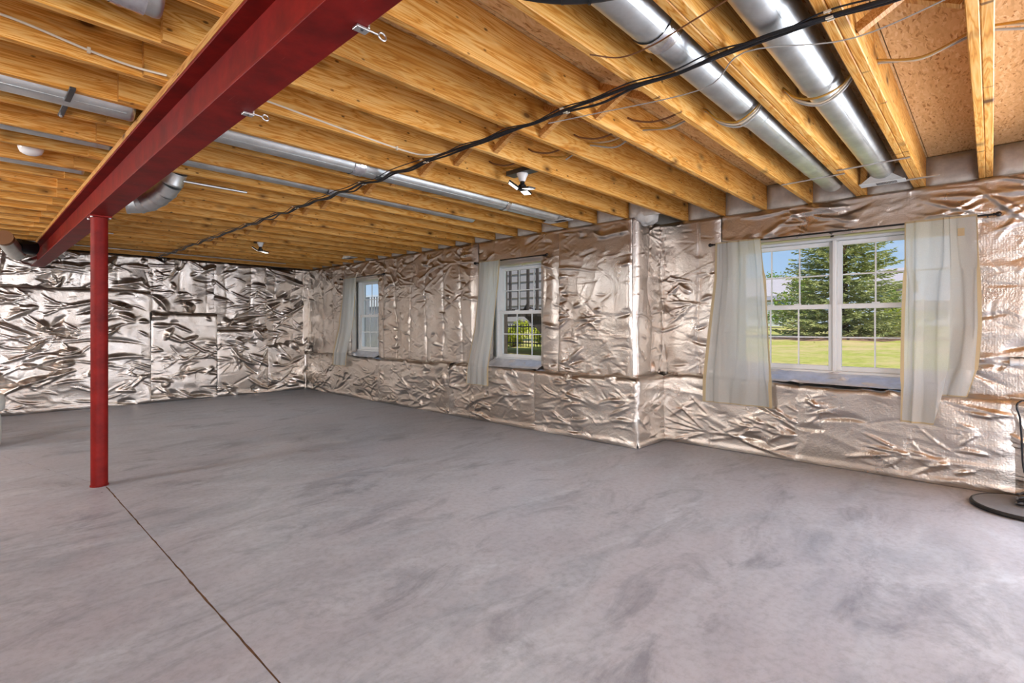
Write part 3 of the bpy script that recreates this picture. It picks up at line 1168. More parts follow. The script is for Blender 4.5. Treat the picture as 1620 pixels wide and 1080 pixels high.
def straight_duct(name, label, y, z, x0, x1, segs, seam_ang=-2.2, tapes=(), group=None):
    """segs: list of (x_start, x_end, radius)"""
    root = empty(name, (x0, y, z))
    tag(root, label, 'duct', group)
    for (a, b, r) in segs:
        prof = [(r * .985, a - x0), (r, a - x0 + .004), (r, b - x0 - .03), (r * 1.018, b - x0 - .022), (r * 1.018, b - x0 - .014), (r, b - x0 - .006), (r * .97, b - x0)]
        p = MB().lathe(prof, n=36, axis='x').build('pipe_section', M['galvanised'], root, smooth='auto')
        # locked seam running along the section
        ca, sa = math.cos(seam_ang), math.sin(seam_ang)
        MB().bar((a - x0 + .01, r * ca, r * sa), (b - x0 - .04, r * ca, r * sa), .010, .005, up=(0, ca, sa)).build('seam', M['galvanised'], p)
    for tx, tw, r in tapes:
        n = 36
        vs, fs = [], []
        q = VNoise(int(tx * 100))
        m = 8
        for i in range(m):
            for k in range(n):
                a = 2 * PI * k / n
                rr = r * 1.012 + .006 * float(q(np.array(k * .9), np.array(i * .9)))
                vs.append((tx - x0 + tw * (i / (m - 1) - .5), rr * math.cos(a), rr * math.sin(a)))
        for i in range(m - 1):
            for k in range(n):
                fs.append((i * n + k, i * n + (k + 1) % n, (i + 1) * n + (k + 1) % n, (i + 1) * n + k))
        MB().add(vs, fs).build('tape_band', M['foil_tape'], root, smooth=True)
    return root


straight_duct('round_duct', 'wide galvanised round duct with crumpled foil tape band, left of the two by the window',
              1.010, 2.505, .95, 5.16, [(.95, 1.96, .098), (1.93, 3.16, .094), (3.12, 4.55, .088), (4.52, 5.16, .086)],
              tapes=((1.955, .10, .099),), group='round ducts above the big window')
straight_duct('round_duct', 'bright galvanised round duct ending at the white register above the big window',
              0.635, 2.505, .95, 5.00, [(.95, 2.96, .094), (2.90, 4.45, .087), (4.42, 5.00, .086)], group='round ducts above the big window')
straight_duct('round_duct', 'galvanised duct with tape bands running towards the middle window',
              3.455, 2.458, -3.0, 4.36, [(-3.0, .635, .078), (.805, 2.0, .078), (1.98, 3.6, .078), (3.57, 4.36, .078)],
              tapes=((1.99, .09, .079), (3.58, .05, .079)), group='ducts between the far joists')
straight_duct('round_duct', 'thin strip of grey duct two bays behind the tape-banded duct',
              4.260, 2.478, -3.0, 3.90, [(-3.0, .6, .062), (.58, 2.2, .062), (2.18, 3.90, .062)],
              tapes=((2.19, .05, .063),), group='ducts between the far joists')
straight_duct('round_duct', 'short grey duct left of the beam, behind the white bulb',
              5.06, 2.478, -3.0, .62, [(-3.0, -.8, .07), (-.82, .62, .07)], group='ducts between the far joists')
straight_duct('round_duct', 'grey duct at the top left corner next to the beam',
              2.262, 2.478, -2.0, .50, [(-2.0, -.5, .078), (-.52, .50, .078)], tapes=((.40, .10, .079),), group='ducts between the far joists')

# adjustable elbow beside the beam
elb = empty('duct_elbow', (1.1, 4.5, 2.4))
tag(elb, 'shiny gored metal duct elbow tucked under the joists beside the red beam', 'duct')
epts = [Vector(p) for p in ((1.13, 4.652, 2.56), (1.125, 4.66, 2.46), (1.105, 4.71, 2.38), (1.08, 4.78, 2.325), (1.045, 4.86, 2.285), (1.00, 4.94, 2.255), (.95, 4.98, 2.24), (.87, 5.0, 2.23))]
er = [.084] * 8
for i in range(len(epts) - 1):
    a, b = epts[i] - Vector((1.1, 4.5, 2.4)), epts[i + 1] - Vector((1.1, 4.5, 2.4))
    d = (b - a).normalized()
    pts = [a - d * .004, a + d * .004, b - d * .022, b - d * .014, b - d * .006, b + d * .004]
    MB().tube(pts, [er[i] * .99, er[i], er[i], er[i] * 1.05, er[i] * 1.05, er[i]], 28).build('gore', M['galvanised'], elb, smooth='auto')

# far elbow at the beam pocket
fe = empty('duct_stub', (.45, 8.9, 2.2))
tag(fe, 'short tilted duct stub with dark mouth at the far end of the red beam', 'duct')
MB().tube([(-.13, -.35, .10), (-.07, -.1, .04), (0, .12, -.03)], [.085, .09, .09], 24).build('pipe', M['galvanised'], fe, smooth='auto')
MB().tube([(.0, .0, .06), (.16, .10, .05)], [.088, .088], 24).build('branch', M['black_metal'], fe, smooth='auto')
MB().tube([(-.137, -.37, .104), (-.123, -.32, .092)], [.088, .088], 24).build('collar', M['cable_brown'], fe, smooth='auto')

# boots and registers
def boot(name, label, x, y, w, l, z=Z_J - .006):
    root = empty(name, (x, y, z))
    tag(root, label, 'vent', 'white floor registers seen from below')
    MB().box(-l / 2, l / 2, -w / 2, w / 2, 0, .006).build('plate', M['white_paint'], root, bevel=.002)
    n = 14
    for i in range(n):
        yy = -w * .30 + w * .42 * i / (n - 1)
        MB().box(-l * .28, l * .28, yy - .0022, yy + .0022, -.003, .0005).build('louvre', M['dark_metal'], root)
    top = MB()
    a, b, h = l * .46, w * .46, .055
    c = .07
    top.add([(-a, -b, .006), (a, -b, .006), (a, b, .006), (-a, b, .006), (-c, -c, h), (c, -c, h), (c, c, h), (-c, c, h)],
            [(0, 1, 5, 4), (1, 2, 6, 5), (2, 3, 7, 6), (3, 0, 4, 7), (4, 5, 6, 7)])
    top.build('boot', M['galvanised'], root)
    return root


boot('register_vent', 'white louvred register below the bright duct above the big window', 5.02, .635, .30, .12)
boot('register_vent', 'white register between joists above the middle window', 4.42, 3.445, .32, .12)
boot('register_vent', 'small white register between joists above the far window', 4.42, 7.88, .32, .12)

# hanger rods and straps
def rod(name, label, a, b, r=.006, mat='zinc', cat='rod', group='duct hanger rods'):
    c = (Vector(a) + Vector(b)) / 2
    o = MB().tube([Vector(a) - c, Vector(b) - c], r, 8).build(name, M[mat], smooth='auto', loc=c)
    return tag(o, label, cat, group)


rod('hanger_rod', 'thin grey rod under the wide taped duct near the wall', (4.52, 1.24, 2.394), (4.50, .80, 2.394))
rod('hanger_rod', 'thin grey rod under the bright duct near the register', (4.38, .83, 2.394), (4.37, .40, 2.394))
o = MB().box(-.02, .02, -.16, .16, 0, .004).build('flat_strap', M['zinc'], loc=(5.05, .44, Z_J - .005))
tag(o, 'flat metal strap nailed under the joist beside the white register', 'strap')
dh = empty('duct_hanger', (.355, 3.45, Z_J))
tag(dh, 'dark metal channel clip holding the duct left of the beam', 'bracket')
MB().box(-.012, .012, -.23, .24, -.012, -.0005).build('channel', M['dark_metal'], dh, bevel=.002)
MB().lathe([(.007, -.02), (.007, -.012)], (0, .22, 0), n=6).build('bolt', M['zinc'], dh)
rod('conduit', 'short dark conduit stub running under the joists from the duct elbow', (1.17, 4.63, 2.390), (1.64, 4.63, 2.390), .010, 'galvanised', 'conduit', None)
for i, (yy, xa, xb, lab) in enumerate(((7.9, .80, 1.25, 'thin dark conduit stub below the joists right of the post'),
                                       (9.4, -1, 4.0, 'thin grey conduit along the joists in front of the back wall'))):
    rod('conduit', lab, (xa, yy, 2.392), (xb, yy, 2.392), .008, 'galvanised', 'conduit', None)

# ------------------------------------------------------------------ beam clamps with eye bolts
def clamp(x, y, label):
    root = empty('beam_clamp', (x, y, bz0))
    tag(root, label, 'clamp', 'eye bolt clamps on the beam')
    MB().box(-.045, .012, -.02, .02, -.012, -.001).box(.002, .012, -.02, .02, -.001, .05).box(-.03, .012, -.02, .02, .04, .05).build('jaw', M['zinc'], root, bevel=.002)
    MB().tube([(.012, 0, .004), (.062, -.003, .002)], .0042, 8).build('shank', M['zinc'], root, smooth='auto')
    pts = [(.078 + .017 * math.cos(a), -.004 + .004 * math.sin(a), .001 + .017 * math.sin(a)) for a in np.linspace(PI, PI + 2 * PI, 21)]
    MB().tube(pts, .0042, 8, caps=False).build('eye', M['zinc'], root, smooth=True)
    MB().tube([(-.02, -.012, -.018), (-.02, -.012, -.012)], .006, 6).build('bolt', M['dark_metal'], root)
    root.scale = (.72, .72, .72)
    return root


clamp(.792, 1.325, 'zinc beam clamp with eye bolt near the top of the picture')
clamp(.792, 2.19, 'zinc beam clamp with eye bolt further down the beam')

# ------------------------------------------------------------------ cables
def cable(name, label, pts, r, mat, group=None, n=8, sm=6):
    o0 = Vector(pts[0])
    root = MB().tube([p - o0 for p in catmull(pts, sm)], r, n).build(name, M[mat], smooth='auto', loc=o0)
    tag(root, label, 'cable', group)
    return root


def run_cable(xs_off, z, r, label, seed, mat='cable_black'):
    q = random.Random(seed)
    pts = []
    for k in range(-5, 26):
        y = jy(k)
        if y > 9.98:
            break
        pts.append((2.16 + xs_off + q.uniform(-.006, .006), y, z))
        pts.append((2.16 + xs_off + q.uniform(-.016, .016), y + .2, z - q.uniform(.0, .022)))
    pts.append((2.26 + xs_off, 10.02, z - .01))
    pts.append((2.27 + xs_off, 10.085, z - .07))
    c = cable('low_voltage_cable', label, pts, r, mat, 'dark cables stapled under the joists')
    for k in (-1, 1, 4, 7, 9, 12, 15, 18):
        MB().box(-.004, .004, -.012, .012, -.004, .003).build('staple', M['cable_white'], c,
                                                               loc=Vector((2.16 + xs_off, jy(k), z - r + .001)) - Vector(pts[0]))
    return c


run_cable(0.0, 2.386, .0085, 'thickest black cable of the bundle running under all the joists', 1)
run_cable(0.024, 2.388, .0065, 'second black cable of the bundle, on the window side', 2)
run_cable(-.03, 2.391, .0035, 'thinnest dark wire of the bundle, on the beam side', 3)

cable('brown_wire', 'thin brown wire looping below the taped duct', [(1.80, 1.236, 2.395), (1.87, 1.13, 2.372), (1.86, .98, 2.362), (1.84, .846, 2.372), (1.81, .64, 2.39), (1.70, .30, 2.375), (1.6, -.1, 2.392)], .0032, 'cable_brown')
cable('grey_wire', 'thin grey wire beside the black cables above the big window', [(2.30, .0, 2.392), (2.36, .39, 2.37), (2.22, .75, 2.392), (2.38, 1.0, 2.37), (2.30, 1.6, 2.392), (2.22, 1.8, 2.38)], .0028, 'cable_grey')
# white flat cables along joist faces
for (pts, lab) in (([(-.5, 2.842, 2.48), (-.2, 2.842, 2.485), (.12, 2.842, 2.475), (.365, 2.842, 2.44), (.52, 2.835, 2.425), (.64, 2.79, 2.412)], 'white cable stapled along the joist face left of the beam'),
                   ([(.80, 2.822, 2.46), (1.1, 2.822, 2.452), (1.55, 2.822, 2.425), (1.92, 2.822, 2.408), (2.10, 2.80, 2.405), (2.24, 2.72, 2.43)], 'white cable drooping along a joist right of the beam')):
    c = cable('white_cable', lab, pts, .0055, 'cable_white')
    MB().box(-.006, .006, -.006, .006, -.012, .012).build('staple', M['cable_white'], c, loc=Vector(pts[3]) - Vector(pts[0]))

# branch circuit cables pulled through the joists, sagging in each bay
for i, (dx, dz, mat, lab) in enumerate(((0, 0, 'cable_yellow', 'yellow branch cable threaded through the joists, in front'),
                                        (.03, .006, 'cable_white', 'cream branch cable threaded through the joists, in the middle'),
                                        (.06, -.004, 'cable_grey', 'grey branch cable threaded through the joists, on the window side'))):
    q = random.Random(40 + i)
    pts = []
    for k in range(-4, 6 if i else 8):
        y = jy(k)
        pts.append((2.92 + dx * .5, y - .03, 2.50 + dz))
        pts.append((2.92 + dx * .5, y + .03, 2.50 + dz))
        if k in (2, 1):
            pts.append((2.92 + dx * .6, y + .10, 2.425 - .006 * i))
            pts.append((2.92 + dx + q.uniform(-.02, .02), y + .2, 2.388 - .007 * i))
            pts.append((2.92 + dx * .6, y + .30, 2.425 - .006 * i))
        else:
            pts.append((2.92 + dx + q.uniform(-.03, .03), y + .2, 2.50 + dz - q.uniform(.02, .06)))
    cable('branch_cable', lab, pts, .0055, mat, 'branch cables through the joists')
# small loops of cable poking out of joist holes further back
for k in (3, 4, 5, 6, 7):
    y = jy(k)
    if k < 7:
        cable('cable_loop', ['short brown cable loop between the joists nearest the taped duct', 'short brown cable loop one bay further from the taped duct',
                              'short brown cable loop two bays from the taped duct', 'short brown cable loop just before the tri-panel lamp'][k - 3],
              [(2.80, y + .02, 2.50), (2.80, y + .10, 2.47), (2.79, y + .22, 2.462), (2.77, y + .33, 2.49), (2.76, y + .382, 2.52)], .006, 'cable_brown', 'cable loops between joists')

# ------------------------------------------------------------------ lamps
def garage_lamp(x, y, label, energy):
    root = empty('panel_lamp', (x, y, 2.41))
    tag(root, label, 'lamp', 'three panel screw-in lamps')
    MB().box(-.06, .06, -.17, .17, .02, .06).build('mounting_box', M['dark_metal'], root)
    MB().lathe([(.058, .02), (.058, .008), (.046, -.01), (.034, -.04), (.028, -.052)], n=24).build('lampholder', M['porcelain'], root, smooth='auto')
    MB().lathe([(.024, -.05), (.024, -.075), (.040, -.085), (.040, -.125), (.030, -.13)], n=20).build('housing', M['black_metal'], root, smooth='auto')
    for i in range(3):
        a = 2 * PI * i / 3 + .35
        tilt = (-.10, .55, -.15)[i]
        d = Vector((math.cos(a), math.sin(a), 0))
        s = Vector((-math.sin(a), math.cos(a), 0))
        out = (d * math.cos(tilt) + Vector((0, 0, 1)) * math.sin(tilt)).normalized()
        nrm = s.cross(out)
        if nrm.z > 0:
            nrm = -nrm
        c = Vector((0, 0, -.118)) + d * .035 + out * .062
        p = MB().obox(c, out * .06, s * .045, nrm * .008).build('panel', M['black_metal'], root, bevel=.003)
        MB().obox(c + nrm * .0085, out * .052, s * .037, nrm * .002).build('diffuser', M['led_panel'], p)
    l = add_light('panel_lamp_light', 'SPOT', (0, 0, -.17), energy, (1.0, .97, .92), shadow_soft_size=.09, spot_size=math.radians(165), spot_blend=.7)
    l.parent = root
    root.scale = (.76, .76, .85)
    return root


garage_lamp(2.94, jy(6) + .20, 'three panel lamp on a white lampholder between near joists', 75)
garage_lamp(2.84, 7.50, 'small far three panel lamp under the joists by the back wall', 50)

bulb = empty('globe_lamp', (.30, 4.66, 2.44))
tag(bulb, 'white dome lamp between the joists left of the beam', 'lamp')
MB().lathe([(.001, -.055), (.03, -.052), (.055, -.038), (.066, -.012), (.066, .0)], n=28).build('dome', M['porcelain'], bulb, smooth=True)
MB().box(-.05, .05, -.12, .12, .0, .03).build('mounting_bar', M['dark_metal'], bulb)

# black padded bar that hangs from the joists at the top of the picture
bp = empty('padded_bar', (1.215, .905, 2.212))
tag(bp, 'black padded bar hanging from the joists at the top edge', 'bar')
dv = Vector((.68, -.73, 0))
pts = [dv * s + Vector((.0, 0, .020 * (s / .16) ** 2 + .018)) for s in np.linspace(-.45, .42, 25)]
MB().tube(pts, .030, 20).build('padding', M['black_rubber'], bp, smooth='auto')
for s, z_ in ((-.43, .150), (.10, .03)):
    c = dv * s
    MB().bar((c.x, c.y, z_), (c.x, c.y, Z_J - .001 - 2.212), .02, .004).build('strap', M['black_rubber'], bp)
for s in (-.02, .06):
    c = dv * s
    MB().tube([c - dv * .004 + Vector((0, 0, .018)), c + dv * .004 + Vector((0, 0, .018))], .0312, 20).build('band', M['black_metal'], bp, smooth='auto')

# ------------------------------------------------------------------ curtains and rods
def curtain_rod(xw, ya, yb, z, label, brackets):
    x = xw - .075
    root = empty('curtain_rod', (x, (ya + yb) / 2, z))
    tag(root, label, 'curtain rod', 'black curtain rods')
    h = (yb - ya) / 2
    MB().tube([(0, -h, 0), (0, h, 0)], .0075, 12).build('tube', M['black_metal'], root, smooth='auto')
    for s in (-1, 1):
        f = [(.009, 0), (.012, .006), (.008, .012), (.016, .022), (.019, .032), (.014, .044), (.002, .050)]
        mb = MB().lathe(f, n=16)
        mb.v = [(p[0], s * (h + p[2]), p[1]) for p in mb.v]
        mb.build('finial', M['black_metal'], root, smooth=True)
    for b in brackets:
        MB().box(-.006, .085, b - (ya + yb) / 2 - .005, b - (ya + yb) / 2 + .005, -.012, -.004).box(.076, .084, b - (ya + yb) / 2 - .012, b - (ya + yb) / 2 + .012, -.035, .025).build('bracket', M['black_metal'], root)
    return root


curtain_rod(XR, -.01, 2.115, 2.098, 'long black curtain rod across the big double window', (.02, 1.06, 2.09))
curtain_rod(XM, 3.90, 5.10, 2.106, 'black curtain rod over the middle window', (3.93, 5.07))
curtain_rod(XM, 7.38, 8.76, 2.118, 'black curtain rod over the far window', (7.41, 8.73))


def curtain(label, xt, zt, top, rows, nfold, seed, amp=.011, nu=90, nv=70, hem=.075):
    """rows: list of (z, ya, yb, x) sampled down the panel, first at the rod. Or functions of u for the bottom."""
    q = VNoise(seed)
    U = np.linspace(0, 1, nu)
    xoff = -.016
    zs = [r[0] for r in rows]
    V = np.linspace(0, 1, nv)
    P = np.zeros((nu, nv, 3))
    for j, v in enumerate(V):
        # path parameter along rows
        tt = v * (len(rows) - 1)
        i0 = min(int(tt), len(rows) - 2)
        f = tt - i0
        f = f * f * (3 - 2 * f) if len(rows) > 3 else f
        ra, rb = rows[i0], rows[i0 + 1]
        za = ra[0](U) if callable(ra[0]) else np.full(nu, ra[0])
        zb = rb[0](U) if callable(rb[0]) else np.full(nu, rb[0])
        z = za * (1 - f) + zb * f
        ya = ra[1] * (1 - f) + rb[1] * f
        yb = ra[2] * (1 - f) + rb[2] * f
        xa = ra[3](U) if callable(ra[3]) else np.full(nu, ra[3])
        xb = rb[3](U) if callable(rb[3]) else np.full(nu, rb[3])
        x = xa * (1 - f) + xb * f
        fold = np.sin(2 * PI * (nfold * U + .6 * q(U * 3 + 7, np.full(nu, v * 1.5)) + .2))
        fold2 = np.sin(2 * PI * (nfold * 2.3 * U + 1.3 * q(U * 4 + 1, np.full(nu, v * 2 + 3))))
        a = amp * (.45 + .75 * v)
        P[:, j, 0] = x + xoff - a * (1 + fold) - .35 * a * fold2 * (1 - .6 * v)
        P[:, j, 1] = ya + (yb - ya) * U + .006 * fold2
        P[:, j, 2] = z
    me = grid_mesh('curtain', P)
    c = link('curtain', me, M['sheer'])
    tag(c, label, 'curtain', 'sheer cream curtains')
    # hem, header and side seams: a second layer of cloth
    def strip(sl_u, sl_v, nm):
        Q = P[sl_u, sl_v].copy()
        Q[..., 0] -= .0015
        link(nm, grid_mesh(nm, Q), M['hem_cloth'], c)
    L = abs(float(np.mean(P[:, 0, 2] - P[:, -1, 2])))
    nh = max(3, int(round(hem / L * nv)))
    strip(slice(None), slice(nv - nh, nv), 'hem')
    strip(slice(None), slice(0, max(3, int(round(.05 / L * nv)))), 'rod_pocket')
    strip(slice(0, 4), slice(None), 'side_seam')
    strip(slice(nu - 4, nu), slice(None), 'side_seam')
    return c, P


xr_ = XR - .07
curtain('sheer cream curtain hanging at the left of the big double window', xr_, 2.11, None,
        [(2.112, 2.075, 1.645, xr_), (1.75, 2.08, 1.60, xr_ - .01), (1.2, 2.14, 1.56, xr_ - .03), (.72, 2.17, 1.52, xr_ - .08), (.475, 2.17, 1.505, xr_ - .085)], 3, 61)
# right curtain: left part hangs free, right part balloons and is tucked on the ledge
cb = lambda U: .475 + .235 / (1 + np.exp(-(U - .58) * 60))
cm = lambda U: .80 + .12 / (1 + np.exp(-(U - .58) * 60))
xbz = lambda U: xr_ - .10 + .035 / (1 + np.exp(-(U - .58) * 40)) - .03 * np.exp(-((U - .8) / .12) ** 2)
xmz = lambda U: xr_ - .075 + .03 / (1 + np.exp(-(U - .58) * 40)) - .055 * np.exp(-((U - .8) / .14) ** 2)
c, P = curtain('sheer cream curtain at the right of the big window, half tucked on the ledge', xr_, 2.11, None,
               [(2.112, .525, .075, xr_), (1.7, .53, .058, xr_ - .01), (1.25, .535, .055, xr_ - .03), (cm, .54, .07, xmz), (cb, .545, .13, xbz)], 3, 62)
MB().box(-.001, .001, -.02, .02, -.03, .03).build('care_tag', M['hem_cloth'], c, loc=(float(P[70, 6, 0]) - .006, float(P[70, 6, 1]), 1.985))
xm_ = XM - .07
curtain('narrow sheer curtain drawn to the left of the middle window', xm_, 2.11, None,
        [(2.118, 5.03, 4.64, xm_), (1.75, 5.04, 4.66, xm_ - .01), (1.2, 5.10, 4.72, xm_ - .03), (.72, 5.16, 4.74, xm_ - .10), (.475, 5.17, 4.75, xm_ - .10)], 3, 63)
curtain('narrow sheer curtain drawn to the left of the far window', xm_, 2.12, None,
        [(2.13, 8.66, 8.20, xm_), (1.75, 8.68, 8.22, xm_ - .01), (1.2, 8.75, 8.26, xm_ - .03), (.78, 8.80, 8.32, xm_ - .10), (.54, 8.82, 8.36, xm_ - .10)], 3, 64)

# white drain pipe stub at the right edge
wp = empty('drain_pipe', (XR - .085, -.10, .985))
tag(wp, 'white plastic pipe stub with collars on the foil wall at the right edge', 'pipe')
MB().tube([(0, 0, 0), (0, -.40, 0)], .026, 20).build('pipe', M['vinyl_white'], wp, smooth='auto')
for yy, rr in ((-.004, .031), (-.055, .030), (-.085, .030)):
    MB().tube([(0, yy, 0), (0, yy - .018, 0)], rr, 20).build('collar', M['vinyl_white'], wp, smooth='auto')
MB().box(.02, .085, -.30, -.27, -.012, .012).build('bracket', M['zinc'], wp)

# ------------------------------------------------------------------ things on the floor
base = empty('lamp_stand', (4.925, -.19, 0))
tag(base, 'round grey weighted stand with black rim on the floor by the wall', 'stand')
MB().lathe([(.287, 0), (.302, .004), (.305, .014), (.300, .026), (.289, .030), (.284, .026)], n=64).build('rim', M['black_rubber'], base, smooth='auto')
MB().lathe([(.285, .002), (.285, .026), (.001, .029)], n=64).build('plate', M['grey_mat'], base, smooth='auto')
coil = []
for i in range(140):
    a = i * .19
    r = .085 + .018 * math.sin(i * .7) + .012 * math.sin(i * .23)
    coil.append((.0 + r * 1.35 * math.cos(a), r * math.sin(a), .037 + .0003 * i + .006 * math.sin(i * .5)))
coil += [(.20, .02, .10), (.235, .05, .20), (.235, .06, .30), (.22, .065, .45), (.19, .075, .60), (.165, .09, .66), (.175, .085, .70), (.20, .04, .72), (.215, -.02, .66)]
cab = MB().tube([Vector(p) for p in catmull(coil, 2)], .0062, 8).build('power_cord', M['cable_black'], smooth='auto', loc=(4.98, -.225, 0))
tag(cab, 'black cord coiled on the round base and rising at the wall', 'cord')

rolls = [((-.02, 7.80, 0), .145, .62, 'upright white roll on the floor at the left edge', 'stand'),
         ((.02, 8.45, 0), .10, .30, 'white roll lying behind the upright roll at the left edge', 'lie')]
def soft_roll(loc, r, L, label, z0):
    root = empty('padding_roll', (loc[0], loc[1], z0))
    tag(root, label, 'roll', 'white padding rolls at the left edge')
    prof = [(.02, 0), (r * .85, 0), (r * .97, .02), (r, .06), (r * 1.02, L * .5), (r, L - .06), (r * .95, L - .02), (r * .8, L), (.02, L)]
    MB().lathe(prof, n=32).build('wrap', M['roll_white'], root, smooth='auto')
    sp = [((.01 + r * .78 * i / 60) * math.cos(i * .42), (.01 + r * .78 * i / 60) * math.sin(i * .42), L + .002) for i in range(60)]
    MB().tube([Vector(p) for p in sp], .004, 5).build('spiral_edge', M['roll_white'], root)
    return root


soft_roll((.07, 7.55), .19, .36, 'lower white padding roll on the floor at the left edge', 0.0)
soft_roll((.09, 7.56), .20, .19, 'upper white padding roll resting on the lower one', 0.3665)

# ------------------------------------------------------------------ outdoors
def gz(x, y):
    base_ = .64 + .022 * max(0, x - 6) * (1 if x < 24 else 24 / x * 1.0)
    base_ = .64 + min(.62, .018 * max(0, x - 6.5))
    m = .16 * math.exp(-(((x - 16.5) / 3.0) ** 2 + ((y - 2.9) / 3.4) ** 2))
    return base_ + m + .02 * math.sin(x * .7 + y * .4)


gx = np.concatenate([np.arange(5.72, 24, .35), np.arange(24, 110, 4.0)])
gy = np.concatenate([np.arange(-40, -8, 4.0), np.arange(-8, 26, .5), np.arange(26, 110, 4.0)])
Gx, Gy = np.meshgrid(gx, gy, indexing='ij')
Gz = np.vectorize(gz)(Gx, Gy)
lawn = link('lawn', grid_mesh('lawn', np.stack([Gx, Gy, Gz], -1)), M['grass'])
tag(lawn, kind='structure')


def blades(mb_v, mb_f, p, d, l, w, q):
    """one flat tapering spray"""
    s = d.cross(Vector((q.uniform(-1, 1), q.uniform(-1, 1), q.uniform(.2, 1)))).normalized() * w
    b = len(mb_v)
    mb_v += [tuple(p - s * .6), tuple(p + s * .6), tuple(p + d * l * .55 + s), tuple(p + d * l), tuple(p + d * l * .55 - s)]
    mb_f.append((b, b + 1, b + 2, b + 3, b + 4))


def spruce(x, y, h, rad, label, seed, z_skirt=.08):
    q = random.Random(seed)
    z = gz(x, y)
    root = empty('spruce_tree', (x, y, z))
    tag(root, label, 'tree')
    MB().tube([(0, 0, -.1), (0, 0, h * .5), (0, 0, h * .97)], [.14, .09, .01], 10).build('trunk', M['bark'], root, smooth=True)
    vs, fs = [], []
    zz = z_skirt
    while zz < h * .985:
        f = 1 - zz / h
        L = rad * (f ** .85) * 1.02
        n = int(9 + 15 * f)
        a0 = q.uniform(0, 6.28)
        for i in range(n):
            a = a0 + 2 * PI * i / n + q.uniform(-.2, .2)
            Lb_ = L * q.uniform(.72, 1.08)
            droop = q.uniform(-.26, -.02) * (f + .2)
            steps_ = max(4, int(Lb_ / .075))
            for j in range(steps_):
                t = (j + .6) / steps_
                if t < .3 and q.random() < .6:
                    continue
                up = droop * Lb_ * t + .18 * Lb_ * t * t
                p = Vector((math.cos(a) * Lb_ * t, math.sin(a) * Lb_ * t, zz + up))
                for sd_ in (-1, 1, 0, 0):
                    aa = a + sd_ * q.uniform(.4, 1.1)
                    d = Vector((math.cos(aa), math.sin(aa), q.uniform(-.5, .35))).normalized()
                    blades(vs, fs, p, d, (.09 + .13 * (1 - t)) * q.uniform(.8, 1.3) * (.7 + .3 * f) * 1.15, .015, q)
        zz += (.11 + .07 * f) * q.uniform(.85, 1.1)
    mb = MB()
    mb.v, mb.f = vs, fs
    mb.build('foliage', M['spruce'], root)
    return root


spruce(16.4, 2.95, 4.7, 2.0, 'large spruce tree on the lawn seen through the big window', 5)
_a = np.linspace(0, 2 * PI, 61)
_rr = np.linspace(.01, 1, 12)[:, None] * (1.75 + .25 * np.sin(3 * _a + 1) + .18 * np.sin(7 * _a))[None, :]
_mx, _my = 16.2 + _rr * np.cos(_a), 3.0 + _rr * np.sin(_a)
mu = link('mulch_bed', grid_mesh('mulch_bed', np.stack([_mx, _my, np.vectorize(gz)(_mx, _my) + .03 * np.linspace(1, -.15, 12)[:, None]], -1)), M['mulch'])
tag(mu, kind='structure')


def leafy(name, label, cat, loc, h, rad, seed, mat='leaf', nleaf=2600, trunk=.06, crown0=.25, leaf=.09, group=None):
    q = random.Random(seed)
    root = empty(name, loc)
    tag(root, label, cat, group)
    MB().tube([(0, 0, -.1), (.03, .02, h * .5), (0, 0, h * .8)], [trunk, trunk * .7, trunk * .2], 8).build('trunk', M['bark'], root, smooth=True)
    vs, fs = [], []
    blobs = [(Vector((q.gauss(0, .45) * rad, q.gauss(0, .45) * rad, h * (crown0 + (1 - crown0) * q.uniform(.1, .9)))), rad * q.uniform(.3, .55)) for _ in range(16)]
    for i in range(nleaf):
        c, r = q.choice(blobs)
        d = Vector((q.gauss(0, 1), q.gauss(0, 1), q.gauss(0, 1))).normalized()
        p = c + d * r * q.uniform(.6, 1.0)
        dd = Vector((q.gauss(0, 1), q.gauss(0, 1), q.gauss(0, .6))).normalized()
        blades(vs, fs, p, dd, leaf * q.uniform(.8, 1.5), leaf * .33, q)
    mb = MB()
    mb.v, mb.f = vs, fs
    mb.build('foliage', M[mat], root)
    return root


def lpos(px, X, f=810.0):
    """Y on the vertical plane X that lies in the direction of photo column px"""
    r = (px - 810) / f
    dx = math.cos(YAW) + math.sin(YAW) * r
    dy = math.sin(YAW) - math.cos(YAW) * r
    return X * dy / dx


y_ = lpos(1268, 21)
leafy('garden_tree', 'loose light green tree to the left of the spruce', 'tree', (21, y_, gz(21, y_)), 2.05, .85, 8, leaf=.085, nleaf=2600)
y_ = lpos(1412, 27)
leafy('garden_tree', 'slim young tree in front of the grey house', 'tree', (27, y_, gz(27, y_)), 2.0, .34, 9, leaf=.08, nleaf=600)
y_ = lpos(1432, 24)
leafy('garden_shrub', 'yellow green shrub beside the grey house', 'shrub', (24, y_, gz(24, y_)), .9, .7, 10, 'leaf_yellow', leaf=.10, nleaf=1100, crown0=.1)
y_ = lpos(1236, 70)
leafy('garden_tree', 'distant thin brown tree behind the white house', 'tree', (70, y_, gz(70, y_)), 6.9, 2.2, 12, leaf=.22, nleaf=900, crown0=.5)


